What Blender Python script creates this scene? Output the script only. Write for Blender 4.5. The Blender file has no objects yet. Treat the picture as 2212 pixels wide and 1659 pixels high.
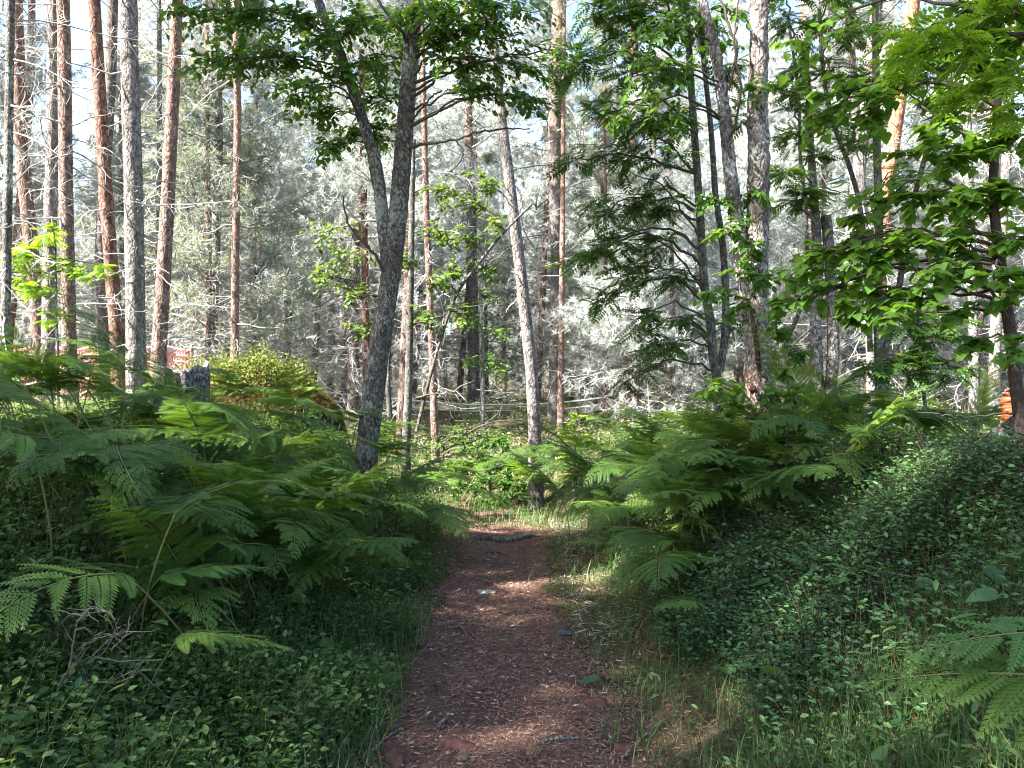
import bpy, math
import numpy as np

# ------------------------------------------------------------------ camera, light, exposure
FPX, CZ = 1722.0, 1.5            # focal length in pixels of a 2212 px wide picture, eye height
R = math.radians
SUN_AZ, SUN_EL = R(-116.0), R(44.0)   # azimuth of the sun measured from the view direction (+Y), negative = left
scene = bpy.context.scene
C = scene.collection
cam = bpy.data.cameras.new("camera")
cam.sensor_width = 36.0
cam.lens = FPX / 2212.0 * 36.0
cam.clip_start, cam.clip_end = 0.05, 2000.0
camo = bpy.data.objects.new("camera", cam)
C.objects.link(camo)
camo.location = (0, 0, CZ)
camo.rotation_euler = (R(90), 0, 0)
scene.camera = camo

world = bpy.data.worlds.new("World")
scene.world = world
world.use_nodes = True
wn = world.node_tree.nodes
bg = wn["Background"]
sky = wn.new("ShaderNodeTexSky")
sky.sky_type = 'NISHITA'
sky.sun_disc = False
sky.sun_elevation = SUN_EL
sky.sun_rotation = SUN_AZ
sky.air_density, sky.dust_density, sky.ozone_density = 1.0, 1.6, 1.0
world.node_tree.links.new(sky.outputs[0], bg.inputs[0])
bg.inputs[1].default_value = 0.072

sun = bpy.data.lights.new("sun", 'SUN')
sun.energy = 5.0
sun.angle = R(0.6)
sun.color = (1.0, 0.965, 0.91)
suno = bpy.data.objects.new("sun", sun)
C.objects.link(suno)
sx, sy, sz = math.sin(SUN_AZ) * math.cos(SUN_EL), math.cos(SUN_AZ) * math.cos(SUN_EL), math.sin(SUN_EL)
from mathutils import Vector, Matrix, Euler
suno.rotation_euler = Vector((sx, sy, sz)).to_track_quat('Z', 'Y').to_euler()
SUNDIR = np.array([sx, sy, sz])

vs = scene.view_settings
vs.view_transform, vs.look = 'Standard', 'None'
vs.exposure, vs.gamma = 3.15, 1.0
cy = scene.cycles
cy.use_denoising = True
cy.max_bounces, cy.diffuse_bounces, cy.glossy_bounces = 7, 4, 2
cy.transmission_bounces, cy.transparent_max_bounces = 5, 4
cy.caustics_reflective = cy.caustics_refractive = False
cy.sample_clamp_indirect = 6.0
cy.filter_width = 1.1

rng = np.random.default_rng(11)

# ------------------------------------------------------------------ mesh helpers
def nrm(a):
    return a / np.maximum(np.linalg.norm(a, axis=-1, keepdims=True), 1e-9)

class MB:
    """collects quads and triangles, built as one mesh"""
    def __init__(s):
        s.v, s.q, s.t, s.qa, s.ta, s.qm, s.tm, s.n = [], [], [], [], [], [], [], 0
    def add(s, V, Q=None, T=None, tint=0.5, mat=0):
        V = np.asarray(V, float).reshape(-1, 3)
        s.v.append(V)
        for A, f, a, m in ((Q, s.q, s.qa, s.qm), (T, s.t, s.ta, s.tm)):
            if A is None or len(A) == 0:
                continue
            A = np.asarray(A, np.int64)
            f.append(A + s.n)
            tt = np.asarray(tint, float)
            a.append(np.full(len(A), tt) if tt.ndim == 0 else tt)
            m.append(np.full(len(A), mat))
        s.n += len(V)
    def place(s, T, M, loc, tint=None, mat=0):
        Vt, Qt = T
        n, k, m = len(M), len(Vt), len(Qt)
        if n == 0:
            return
        V = np.einsum('nij,kj->nki', M, Vt) + loc[:, None, :]
        if Qt.shape[1] == 4:
            Q = (Qt[None] + (np.arange(n) * k)[:, None, None]).reshape(-1, 4)
            s.add(V, Q=Q, tint=np.repeat(rng.random(n) if tint is None else tint, m), mat=mat)
        else:
            Q = (Qt[None] + (np.arange(n) * k)[:, None, None]).reshape(-1, 3)
            s.add(V, T=Q, tint=np.repeat(rng.random(n) if tint is None else tint, m), mat=mat)
    def tubes(s, P, Rr, seg=3, tint=0.5, mat=0):
        V, Q = tubes(P, Rr, seg)
        s.add(V, Q=Q, tint=tint, mat=mat)
    def mesh(s, name, mats, smooth=False):
        me = bpy.data.meshes.new(name)
        if s.n == 0:
            return me
        V = np.concatenate(s.v)
        q = np.concatenate(s.q) if s.q else np.zeros((0, 4), int)
        t = np.concatenate(s.t) if s.t else np.zeros((0, 3), int)
        loops = np.concatenate([q.ravel(), t.ravel()]).astype(np.int32)
        start = np.concatenate([np.arange(len(q)) * 4, len(q) * 4 + np.arange(len(t)) * 3]).astype(np.int32)
        me.vertices.add(len(V)); me.vertices.foreach_set("co", V.astype(np.float32).ravel())
        me.loops.add(len(loops)); me.loops.foreach_set("vertex_index", loops)
        me.polygons.add(len(start)); me.polygons.foreach_set("loop_start", start)
        mi = np.concatenate(s.qm + s.tm).astype(np.int32)
        for m in (mats if isinstance(mats, (list, tuple)) else [mats]):
            me.materials.append(m)
        me.polygons.foreach_set("material_index", mi)
        if smooth:
            me.polygons.foreach_set("use_smooth", np.ones(len(start), bool))
        me.update(calc_edges=True)
        at = me.attributes.new("tint", 'FLOAT', 'FACE')
        at.data.foreach_set("value", np.concatenate(s.qa + s.ta).astype(np.float32))
        me.validate()
        return me
    def obj(s, name, mats, parent=None, smooth=False):
        return mkobj(name, s.mesh(name, mats, smooth), parent)

def merge(parts, name):
    """several MBs with a material each as one mesh"""
    mb = MB(); mats = []
    for s, m in parts:
        if not s.n: continue
        mats.append(m); off = mb.n
        mb.v += s.v; mb.n += s.n
        mb.q += [q + off for q in s.q]; mb.t += [t + off for t in s.t]; mb.qa += s.qa; mb.ta += s.ta
        mb.qm += [np.full(len(q), len(mats) - 1) for q in s.q]; mb.tm += [np.full(len(t), len(mats) - 1) for t in s.t]
    return mb.mesh(name, mats)

def mkobj(name, me, parent=None):
    o = bpy.data.objects.new(name, me)
    C.objects.link(o)
    if parent is not None:
        o.parent = parent
    return o

def thing(name, label, cat, loc=(0, 0, 0), rot=(0, 0, 0), group=None, scale=1.0):
    o = bpy.data.objects.new(name, None)
    C.objects.link(o)
    o.location, o.rotation_euler, o.scale = loc, rot, (scale,) * 3
    o.empty_display_size = 0.1
    return tag(o, label, cat, group)

def tag(o, label=None, cat=None, group=None, kind=None):
    if label: o["label"] = label
    if cat: o["category"] = cat
    if group: o["group"] = group
    if kind: o["kind"] = kind
    return o

def tubes(P, Rr, seg=3):
    """P (n,K,3) centre lines, Rr (n,K) radii"""
    P = np.asarray(P, float); Rr = np.asarray(Rr, float)
    n, K, _ = P.shape
    t = nrm(np.gradient(P, axis=1))
    ov = nrm(P[:, -1] - P[:, 0])
    ref = np.where(np.abs(ov[:, 2:3]) > 0.8, np.array([[1., 0, 0]]), np.array([[0, 0, 1.]]))
    u = nrm(np.cross(t, ref[:, None, :])); w = np.cross(t, u)
    a = np.arange(seg) * 2 * math.pi / seg
    V = P[:, :, None, :] + Rr[:, :, None, None] * (np.cos(a)[None, None, :, None] * u[:, :, None, :] + np.sin(a)[None, None, :, None] * w[:, :, None, :])
    i = np.arange(K - 1)[:, None] * seg; j = np.arange(seg)[None, :]
    j2 = (j + 1) % seg
    Q1 = np.stack([i + j, i + j2, i + seg + j2, i + seg + j], -1).reshape(-1, 4)
    Q = (Q1[None] + (np.arange(n) * K * seg)[:, None, None]).reshape(-1, 4)
    return V.reshape(-1, 3), Q

def frames(d, up, sc):
    """matrices whose Y axis runs along d and whose Z axis leans to up; scaled by sc"""
    y = nrm(d)
    x = np.cross(y, up)
    bad = np.linalg.norm(x, axis=-1) < 1e-4
    x[bad] = np.array([1., 0, 0])
    x = nrm(x); z = np.cross(x, y)
    M = np.stack([x, y, z], axis=-1)
    return M * np.asarray(sc, float).reshape(-1, 1, 1)

def spline(pts, n):
    """Catmull-Rom through pts, n samples evenly in chord length"""
    p = np.asarray(pts, float)
    p = np.vstack([2 * p[0] - p[1], p, 2 * p[-1] - p[-2]])
    out = []
    for i in range(1, len(p) - 2):
        t = np.linspace(0, 1, 24, endpoint=False)[:, None]
        a, b, c, d = p[i - 1], p[i], p[i + 1], p[i + 2]
        out.append(0.5 * ((2 * b) + (-a + c) * t + (2 * a - 5 * b + 4 * c - d) * t**2 + (-a + 3 * b - 3 * c + d) * t**3))
    out.append(p[-2][None])
    o = np.vstack(out)
    s = np.concatenate([[0], np.cumsum(np.linalg.norm(np.diff(o, axis=0), axis=1))])
    q = np.linspace(0, s[-1], n)
    return np.stack([np.interp(q, s, o[:, k]) for k in range(3)], -1)

def trunk(mb, pts, rads, rings=60, seg=14, rough=0.06, mat=0, seed=0, cap=True):
    """a rough-barked tapered stem as one skin"""
    g = np.random.default_rng(seed)
    P = spline(pts, rings)
    rr = np.interp(np.linspace(0, 1, rings), np.linspace(0, 1, len(rads)), rads)
    a = np.arange(seg) * 2 * math.pi / seg
    lump = sum(g.normal(0, 1) * np.cos(k * a[None, :] + g.random() * 6 + np.linspace(0, g.normal(0, 5), rings)[:, None]) for k in (1, 2, 3, 5)) * 0.25
    fine = g.normal(0, 1, (rings, seg))
    rad = rr[:, None] * (1 + rough * (0.6 * lump + 0.55 * fine))
    t = nrm(np.gradient(P, axis=0))
    ref = np.array([1., 0.2, 0]) if abs(nrm(P[-1] - P[0])[2]) > 0.6 else np.array([0, 0, 1.])
    u = nrm(np.cross(t, ref)); w = np.cross(t, u)
    V = P[:, None, :] + rad[:, :, None] * (np.cos(a)[None, :, None] * u[:, None, :] + np.sin(a)[None, :, None] * w[:, None, :])
    i = np.arange(rings - 1)[:, None] * seg; j = np.arange(seg)[None, :]; j2 = (j + 1) % seg
    Q = np.stack([i + j, i + j2, i + seg + j2, i + seg + j], -1).reshape(-1, 4)
    V = V.reshape(-1, 3); T = None
    if cap:
        V = np.vstack([V, P[-1:] + t[-1:] * rr[-1] * 0.25])
        c = len(V) - 1; b = (rings - 1) * seg
        T = np.stack([b + np.arange(seg), b + (np.arange(seg) + 1) % seg, np.full(seg, c)], -1)
    mb.add(V, Q=Q, T=T, mat=mat)
    return P, rr

def at(u, v, d):
    """world point seen at picture position (u, v) at distance d in front of the camera"""
    return np.array([(u - 1106.0) / FPX * d, d, CZ + (829.5 - v) / FPX * d])

# ------------------------------------------------------------------ terrain
def smooth(t):
    t = np.clip(t, 0, 1)
    return t * t * (3 - 2 * t)

def path_x(y):
    y = np.asarray(y, float)
    return -0.10 + 0.03 * np.sin(y * 0.9) - 0.07 * np.clip(y - 7.8, 0, 3.2)**2

def hgt(x, y):
    x = np.asarray(x, float); y = np.asarray(y, float)
    fl = np.interp(y, [0, 6, 7.6, 9, 10, 12, 15, 20, 35, 80, 200], [0, 0.0, 0.03, -0.05, -0.1, -0.05, 0.28, 0.55, 0.9, 1.6, 4])
    hl = np.interp(y, [0, 4, 9, 15, 30, 80, 200], [0.7, 0.78, 0.95, 1.05, 1.15, 1.7, 4])
    hr = np.interp(y, [0, 4.5, 9, 15, 30, 80, 200], [0.75, 0.85, 0.8, 0.75, 1.05, 1.7, 4])
    d = x - path_x(y)
    open_ = smooth((y - 10) / 8)
    L = smooth((-d - 0.50) / (2.0 + 4 * open_)); Rr = smooth((d - 0.62) / (1.9 + 4 * open_))
    h = fl + L * (hl - fl) + Rr * (hr - fl)
    side = np.clip(L + Rr + open_, 0, 1)
    n = 0.06 * np.sin(x * 1.7 + 0.6) * np.sin(y * 1.3 + 1) + 0.035 * np.sin(x * 4.1 + y * 2.3) * np.sin(y * 3.7 - x) + 0.12 * np.sin(x * 0.33 + 2) * np.sin(y * 0.27)
    small = 0.008 * np.sin(x * 9 + y * 3) * np.sin(y * 7.3)
    return h + n * side + small

def dist_path(x, y):
    return np.asarray(x) - path_x(y)

# ------------------------------------------------------------------ materials
def new_mat(name):
    m = bpy.data.materials.new(name)
    m.use_nodes = True
    nt = m.node_tree
    return m, nt, nt.nodes, nt.links, nt.nodes["Principled BSDF"], nt.nodes["Material Output"]

def ramp(nt, fac, stops):
    r = nt.nodes.new("ShaderNodeValToRGB")
    el = r.color_ramp.elements
    while len(el) < len(stops): el.new(0.5)
    for e, (p, c) in zip(el, stops):
        e.position, e.color = p, (*c, 1)
    nt.links.new(fac, r.inputs[0])
    return r.outputs[0]

def noise(nt, vec, scale, detail=4, rough=0.55, mscale=None):
    if mscale is not None:
        mp = nt.nodes.new("ShaderNodeMapping"); mp.inputs[3].default_value = mscale
        nt.links.new(vec, mp.inputs[0]); vec = mp.outputs[0]
    n = nt.nodes.new("ShaderNodeTexNoise")
    n.inputs["Scale"].default_value, n.inputs["Detail"].default_value, n.inputs["Roughness"].default_value = scale, detail, rough
    nt.links.new(vec, n.inputs["Vector"])
    return n.outputs[0]

def mixc(nt, fac, a, b):
    m = nt.nodes.new("ShaderNodeMix"); m.data_type = 'RGBA'
    for s, x in ((m.inputs[0], fac), (m.inputs[6], a), (m.inputs[7], b)):
        if hasattr(x, "links"): nt.links.new(x, s)
        elif isinstance(x, (int, float)): s.default_value = x
        else: s.default_value = (*x, 1)
    return m.outputs[2]

def leaf_mat(name, c1, c2, transl=0.4, rough=0.5, spec=0.35, tcol=(1.5, 1.35, 0.5), dead=None):
    m, nt, N, L, p, out = new_mat(name)
    a = N.new("ShaderNodeAttribute"); a.attribute_name = "tint"
    col = mixc(nt, a.outputs["Fac"], c1, c2)
    if dead:
        r = N.new("ShaderNodeMath"); r.operation = 'GREATER_THAN'; r.inputs[1].default_value = dead[0]
        L.new(a.outputs["Fac"], r.inputs[0])
        col = mixc(nt, r.outputs[0], col, dead[1])
    L.new(col, p.inputs["Base Color"])
    p.inputs["Roughness"].default_value = rough
    p.inputs["Specular IOR Level"].default_value = spec
    t = N.new("ShaderNodeBsdfTranslucent")
    g = N.new("ShaderNodeMix"); g.data_type = 'RGBA'; g.blend_type = 'MULTIPLY'; g.inputs[0].default_value = 1
    g.clamp_result = False
    L.new(col, g.inputs[6]); g.inputs[7].default_value = (*tcol, 1)
    L.new(g.outputs[2], t.inputs[0])
    mx = N.new("ShaderNodeMixShader"); mx.inputs[0].default_value = transl
    L.new(p.outputs[0], mx.inputs[1]); L.new(t.outputs[0], mx.inputs[2])
    L.new(mx.outputs[0], out.inputs[0])
    return m

def bark_mat(name, dark, mid, light=None, lichen=None, lichen_amt=0.5, zscale=0.25, scale=14, bump=0.7, zramp=None, rnd=0.0, wob_amp=5.0):
    m, nt, N, L, p, out = new_mat(name)
    tc = N.new("ShaderNodeTexCoord").outputs["Object"]
    mp = N.new("ShaderNodeMapping"); mp.inputs[3].default_value = (1, 1, zscale); L.new(tc, mp.inputs[0])
    v = N.new("ShaderNodeTexVoronoi"); v.feature = 'DISTANCE_TO_EDGE'; v.inputs["Scale"].default_value = scale
    nz = noise(nt, mp.outputs[0], scale * 0.8, 5, 0.65)
    wv = N.new("ShaderNodeMix"); wv.data_type = 'RGBA'; wv.inputs[0].default_value = 0.12
    L.new(mp.outputs[0], wv.inputs[6])
    nn = N.new("ShaderNodeTexNoise"); nn.inputs["Scale"].default_value = scale * 0.5; L.new(mp.outputs[0], nn.inputs["Vector"])
    L.new(nn.outputs["Color"], wv.inputs[7]); L.new(wv.outputs[2], v.inputs["Vector"])
    col = ramp(nt, nz, [(0.32, dark), (0.5, mid), (0.7, light or mid)])
    crack = ramp(nt, v.outputs["Distance"], [(0.0, (0.35, 0.33, 0.32)), (0.12, (1, 1, 1))])
    if zramp:   # bark turning red above a certain height of the stem
        sp = N.new("ShaderNodeSeparateXYZ"); L.new(tc, sp.inputs[0])
        wob = noise(nt, tc, 2.5, 3)
        ad = N.new("ShaderNodeMath"); ad.operation = 'MULTIPLY_ADD'; ad.inputs[1].default_value = wob_amp
        L.new(wob, ad.inputs[0]); L.new(sp.outputs[2], ad.inputs[2])
        mr = N.new("ShaderNodeMapRange"); mr.inputs[1].default_value, mr.inputs[2].default_value = zramp[0] + wob_amp / 2, zramp[1] + wob_amp / 2
        L.new(ad.outputs[0], mr.inputs[0])
        red = ramp(nt, nz, [(0.3, zramp[2]), (0.52, zramp[3]), (0.72, zramp[4])])
        col = mixc(nt, mr.outputs[0], col, red)
    g = N.new("ShaderNodeMix"); g.data_type = 'RGBA'; g.blend_type = 'MULTIPLY'; g.inputs[0].default_value = 1
    L.new(col, g.inputs[6]); L.new(crack, g.inputs[7]); col = g.outputs[2]
    if lichen:
        ln = noise(nt, tc, 48, 6, 0.75, (1, 1, 0.6))
        lb = noise(nt, tc, 3.2, 3, 0.5)
        s = N.new("ShaderNodeMath"); s.operation = 'MULTIPLY_ADD'; s.inputs[1].default_value = 0.5; L.new(lb, s.inputs[0]); L.new(ln, s.inputs[2])
        lf = ramp(nt, s.outputs[0], [(0.78 - 0.12 * lichen_amt, (0, 0, 0)), (0.86 - 0.12 * lichen_amt, (1, 1, 1))])
        col = mixc(nt, lf, col, lichen)
    if rnd:
        oi = N.new("ShaderNodeObjectInfo")
        hs = N.new("ShaderNodeHueSaturation"); L.new(col, hs.inputs["Color"])
        mr2 = N.new("ShaderNodeMapRange"); mr2.inputs[3].default_value, mr2.inputs[4].default_value = 1 - rnd, 1 + rnd
        L.new(oi.outputs["Random"], mr2.inputs[0]); L.new(mr2.outputs[0], hs.inputs["Value"])
        col = hs.outputs[0]
    L.new(col, p.inputs["Base Color"])
    p.inputs["Roughness"].default_value = 0.9
    p.inputs["Specular IOR Level"].default_value = 0.15
    hgt_ = N.new("ShaderNodeMath"); hgt_.operation = 'MULTIPLY_ADD'; hgt_.inputs[1].default_value = 0.6
    cl = N.new("ShaderNodeMath"); cl.operation = 'MINIMUM'; cl.inputs[1].default_value = 0.2; L.new(v.outputs["Distance"], cl.inputs[0])
    L.new(nz, hgt_.inputs[0]); L.new(cl.outputs[0], hgt_.inputs[2])
    b = N.new("ShaderNodeBump"); b.inputs["Strength"].default_value = bump; b.inputs["Distance"].default_value = 0.035
    L.new(hgt_.outputs[0], b.inputs["Height"]); L.new(b.outputs[0], p.inputs["Normal"])
    return m

def plain_mat(name, c1, c2, scale=20, rough=0.85, bump=0.3, spec=0.2):
    m, nt, N, L, p, out = new_mat(name)
    tc = N.new("ShaderNodeTexCoord").outputs["Object"]
    nz = noise(nt, tc, scale, 5, 0.6)
    L.new(ramp(nt, nz, [(0.35, c1), (0.68, c2)]), p.inputs["Base Color"])
    p.inputs["Roughness"].default_value = rough; p.inputs["Specular IOR Level"].default_value = spec
    b = N.new("ShaderNodeBump"); b.inputs["Strength"].default_value = bump; b.inputs["Distance"].default_value = 0.02
    L.new(nz, b.inputs["Height"]); L.new(b.outputs[0], p.inputs["Normal"])
    return m

def tint_mat(name, c1, c2, rough=0.8, spec=0.2):
    m, nt, N, L, p, out = new_mat(name)
    a = N.new("ShaderNodeAttribute"); a.attribute_name = "tint"
    L.new(mixc(nt, a.outputs["Fac"], c1, c2), p.inputs["Base Color"])
    p.inputs["Roughness"].default_value = rough; p.inputs["Specular IOR Level"].default_value = spec
    return m

M = {}
GREY_RED = (2.5, 6.5, (0.13, 0.07, 0.052), (0.235, 0.135, 0.10), (0.36, 0.25, 0.20))
M['pine_bark'] = bark_mat('pine_bark', (0.09, 0.08, 0.075), (0.19, 0.165, 0.152), (0.32, 0.285, 0.265), zscale=0.5, scale=24, bump=1.0,
                          zramp=(5.0, 12.0, (0.14, 0.07, 0.05), (0.25, 0.14, 0.10), (0.36, 0.25, 0.19)), rnd=0.25)
M['pine_bark_red'] = bark_mat('pine_bark_red', (0.10, 0.07, 0.06), (0.20, 0.13, 0.11), (0.33, 0.25, 0.215), zscale=0.5, scale=22, bump=1.0, zramp=GREY_RED, rnd=0.2)
M['pine_bark_russet'] = bark_mat('pine_bark_russet', (0.09, 0.05, 0.038), (0.165, 0.088, 0.066), (0.25, 0.16, 0.13), zscale=0.5, scale=16, bump=0.7)
M['pine_bark_orange'] = bark_mat('pine_bark_orange', (0.17, 0.08, 0.045), (0.29, 0.14, 0.08), (0.38, 0.24, 0.165), zscale=0.5, scale=16, bump=0.7)
M['willow_bark'] = bark_mat('willow_bark', (0.05, 0.042, 0.037), (0.105, 0.088, 0.078), (0.17, 0.145, 0.13), lichen=(0.27, 0.275, 0.235), lichen_amt=0.15, zscale=0.5, scale=40, bump=1.0)
M['spruce_bark'] = bark_mat('spruce_bark', (0.06, 0.052, 0.047), (0.125, 0.11, 0.10), (0.20, 0.18, 0.165), lichen=(0.36, 0.37, 0.33), lichen_amt=0.15, zscale=0.6, scale=34, bump=0.9, rnd=0.2)
M['rowan_bark'] = bark_mat('rowan_bark', (0.045, 0.04, 0.036), (0.085, 0.076, 0.066), (0.14, 0.125, 0.11), lichen=(0.20, 0.21, 0.17), lichen_amt=-0.1, zscale=0.8, scale=30, bump=0.5)
M['dark_bark'] = bark_mat('dark_bark', (0.035, 0.024, 0.02), (0.065, 0.046, 0.038), (0.10, 0.075, 0.065), zscale=.6, scale=75, bump=0.3)
M['birch_bark'] = bark_mat('birch_bark', (0.07, 0.058, 0.05), (0.145, 0.122, 0.108), (0.25, 0.22, 0.20), lichen=(0.32, 0.305, 0.28), lichen_amt=0.05, zscale=0.55, scale=26, bump=1.0)
M['hollow_bark'] = bark_mat('hollow_bark', (0.06, 0.048, 0.04), (0.15, 0.125, 0.108), (0.27, 0.235, 0.21), lichen=(0.36, 0.345, 0.32), lichen_amt=0.1, zscale=0.5, scale=26, bump=1.0, wob_amp=.7,
                            zramp=(1.05, .80, (0.030, 0.014, 0.009), (0.095, 0.045, 0.028), (0.19, 0.10, 0.065)))
M['rot_wood'] = bark_mat('rot_wood', (0.022, 0.012, 0.009), (0.07, 0.036, 0.024), (0.14, 0.08, 0.055), zscale=0.12, scale=24, bump=1.0)
M['grey_wood'] = bark_mat('grey_wood', (0.10, 0.085, 0.075), (0.22, 0.19, 0.17), (0.34, 0.30, 0.27), zscale=0.15, scale=26, bump=0.8)
M['dead_twig'] = tint_mat('dead_twig', (0.15, 0.14, 0.13), (0.52, 0.50, 0.475), 0.9, 0.1)
M['fallen_twig'] = tint_mat('fallen_twig', (0.055, 0.048, 0.038), (0.14, 0.125, 0.10), 0.9, 0.1)
M['dark_twig'] = tint_mat('dark_twig', (0.045, 0.038, 0.03), (0.10, 0.085, 0.07), 0.85, 0.15)
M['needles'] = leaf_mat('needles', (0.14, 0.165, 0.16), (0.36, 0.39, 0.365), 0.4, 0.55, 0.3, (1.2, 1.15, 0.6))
M['needles_pale'] = leaf_mat('needles_pale', (0.27, 0.295, 0.285), (0.54, 0.56, 0.54), 0.4, 0.6, 0.3, (1.1, 1.1, 0.95))  # silvery haze of the bright background put into the needle colour
M['willow_leaf'] = leaf_mat('willow_leaf', (0.04, 0.10, 0.016), (0.10, 0.20, 0.035), 0.5, 0.42, 0.4)
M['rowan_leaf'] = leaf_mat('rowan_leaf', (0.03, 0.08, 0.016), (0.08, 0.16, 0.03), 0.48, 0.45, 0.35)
M['sun_toned_rowan_leaf'] = leaf_mat('sun_toned_rowan_leaf', (0.12, 0.24, 0.02), (0.25, 0.39, 0.045), 0.55, 0.45, 0.35)  # lit copy of the rowan leaf: backlit yellow-green painted into the colour
M['alder_leaf'] = leaf_mat('alder_leaf', (0.065, 0.15, 0.026), (0.16, 0.29, 0.055), 0.55, 0.4, 0.4)
M['small_leaf'] = leaf_mat('small_leaf', (0.055, 0.105, 0.026), (0.125, 0.19, 0.055), 0.42, 0.5, 0.3)
M['bilberry_leaf'] = leaf_mat('bilberry_leaf', (0.042, 0.092, 0.026), (0.11, 0.18, 0.05), 0.35, 0.6, 0.2, dead=(0.985, (0.30, 0.24, 0.08)))
M['herb_leaf'] = leaf_mat('herb_leaf', (0.045, 0.11, 0.03), (0.12, 0.20, 0.06), 0.35, 0.45, 0.35, dead=(0.95, (0.28, 0.18, 0.06)))
M['lingon_leaf'] = leaf_mat('lingon_leaf', (0.03, 0.08, 0.03), (0.085, 0.16, 0.05), 0.2, 0.42, 0.35, dead=(0.99, (0.25, 0.2, 0.06)))
M['far_leaf'] = leaf_mat('far_leaf', (0.13, 0.17, 0.07), (0.32, 0.34, 0.19), 0.35, 0.55, 0.3, dead=(0.93, (0.33, 0.25, 0.17)))  # undergrowth green lightened: sunlight on the far floor painted in
M['lily_leaf'] = leaf_mat('lily_leaf', (0.03, 0.09, 0.032), (0.06, 0.13, 0.05), 0.3, 0.42, 0.35)
M['fern_near'] = leaf_mat('fern_near', (0.07, 0.16, 0.035), (0.13, 0.24, 0.06), 0.42, 0.5, 0.3)
M['fern'] = leaf_mat('fern', (0.032, 0.08, 0.013), (0.08, 0.155, 0.026), 0.42, 0.5, 0.3)
M['fern_pale'] = leaf_mat('fern_pale', (0.06, 0.13, 0.022), (0.135, 0.22, 0.04), 0.42, 0.5, 0.3)
M['fern_stalk'] = tint_mat('fern_stalk', (0.09, 0.10, 0.035), (0.17, 0.16, 0.06), 0.6)
M['grass'] = leaf_mat('grass', (0.04, 0.095, 0.028), (0.10, 0.175, 0.05), 0.35, 0.5, 0.3, dead=(0.93, (0.26, 0.22, 0.12)))
M['dry_grass'] = leaf_mat('dry_grass', (0.13, 0.14, 0.06), (0.30, 0.25, 0.15), 0.3, 0.6, 0.2)
M['moss'] = leaf_mat('moss', (0.055, 0.085, 0.022), (0.17, 0.20, 0.05), 0.3, 0.7, 0.1)
M['brown_moss'] = leaf_mat('brown_moss', (0.05, 0.045, 0.018), (0.13, 0.095, 0.042), 0.25, 0.8, 0.1)
M['needle_litter'] = tint_mat('needle_litter', (0.085, 0.043, 0.03), (0.40, 0.23, 0.165), 0.8, 0.2)
M['pale_litter'] = tint_mat('pale_litter', (0.25, 0.19, 0.14), (0.52, 0.46, 0.38), 0.85, 0.15)
M['rock'] = plain_mat('rock', (0.16, 0.155, 0.15), (0.36, 0.35, 0.34), 7, 0.9, 0.6)
M['dark_rock'] = plain_mat('dark_rock', (0.035, 0.033, 0.032), (0.10, 0.095, 0.09), 9, 0.85, 0.6)
M['red_net'] = plain_mat('red_net', (0.72, 0.24, 0.24), (0.82, 0.42, 0.40), 6, 0.5, 0.05, 0.4)  # red paled towards pink: overexposing light painted into the colour
M['orange_plastic'] = plain_mat('orange_plastic', (0.36, 0.045, 0.018), (0.46, 0.07, 0.025), 5, 0.45, 0.05, 0.4)
M['white_paint'] = plain_mat('white_paint', (0.72, 0.72, 0.71), (0.85, 0.85, 0.84), 8, 0.6, 0.1)
M['red_bark_piece'] = plain_mat('red_bark_piece', (0.07, 0.032, 0.026), (0.15, 0.07, 0.055), 30, 0.85, 0.5)
M['cone'] = plain_mat('cone', (0.12, 0.07, 0.045), (0.30, 0.19, 0.12), 60, 0.85, 0.5)
M['white_petal'] = plain_mat('white_petal', (0.7, 0.68, 0.66), (0.85, 0.84, 0.82), 30, 0.7, 0.1)
M['yellow_petal'] = plain_mat('yellow_petal', (0.75, 0.45, 0.02), (0.85, 0.55, 0.05), 30, 0.7, 0.1)
M['stem_green'] = tint_mat('stem_green', (0.06, 0.09, 0.03), (0.13, 0.14, 0.05), 0.6)
M['stem_brown'] = tint_mat('stem_brown', (0.05, 0.035, 0.025), (0.12, 0.085, 0.06), 0.7)

def ground_mat():
    m, nt, N, L, p, out = new_mat('forest_floor')
    tc = N.new("ShaderNodeTexCoord").outputs["Object"]
    a = noise(nt, tc, 1.1, 5, 0.6); b = noise(nt, tc, 23, 6, 0.7)
    soil = ramp(nt, b, [(0.3, (0.035, 0.022, 0.014)), (0.5, (0.085, 0.055, 0.036)), (0.7, (0.16, 0.11, 0.075))])
    moss = ramp(nt, b, [(0.3, (0.025, 0.04, 0.012)), (0.55, (0.06, 0.085, 0.025)), (0.75, (0.11, 0.12, 0.04))])
    f = ramp(nt, a, [(0.42, (0, 0, 0)), (0.58, (1, 1, 1))])
    L.new(mixc(nt, f, soil, moss), p.inputs["Base Color"])
    p.inputs["Roughness"].default_value = 0.95; p.inputs["Specular IOR Level"].default_value = 0.1
    bp = N.new("ShaderNodeBump"); bp.inputs["Strength"].default_value = 0.8; bp.inputs["Distance"].default_value = 0.04
    L.new(b, bp.inputs["Height"]); L.new(bp.outputs[0], p.inputs["Normal"])
    return m
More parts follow.
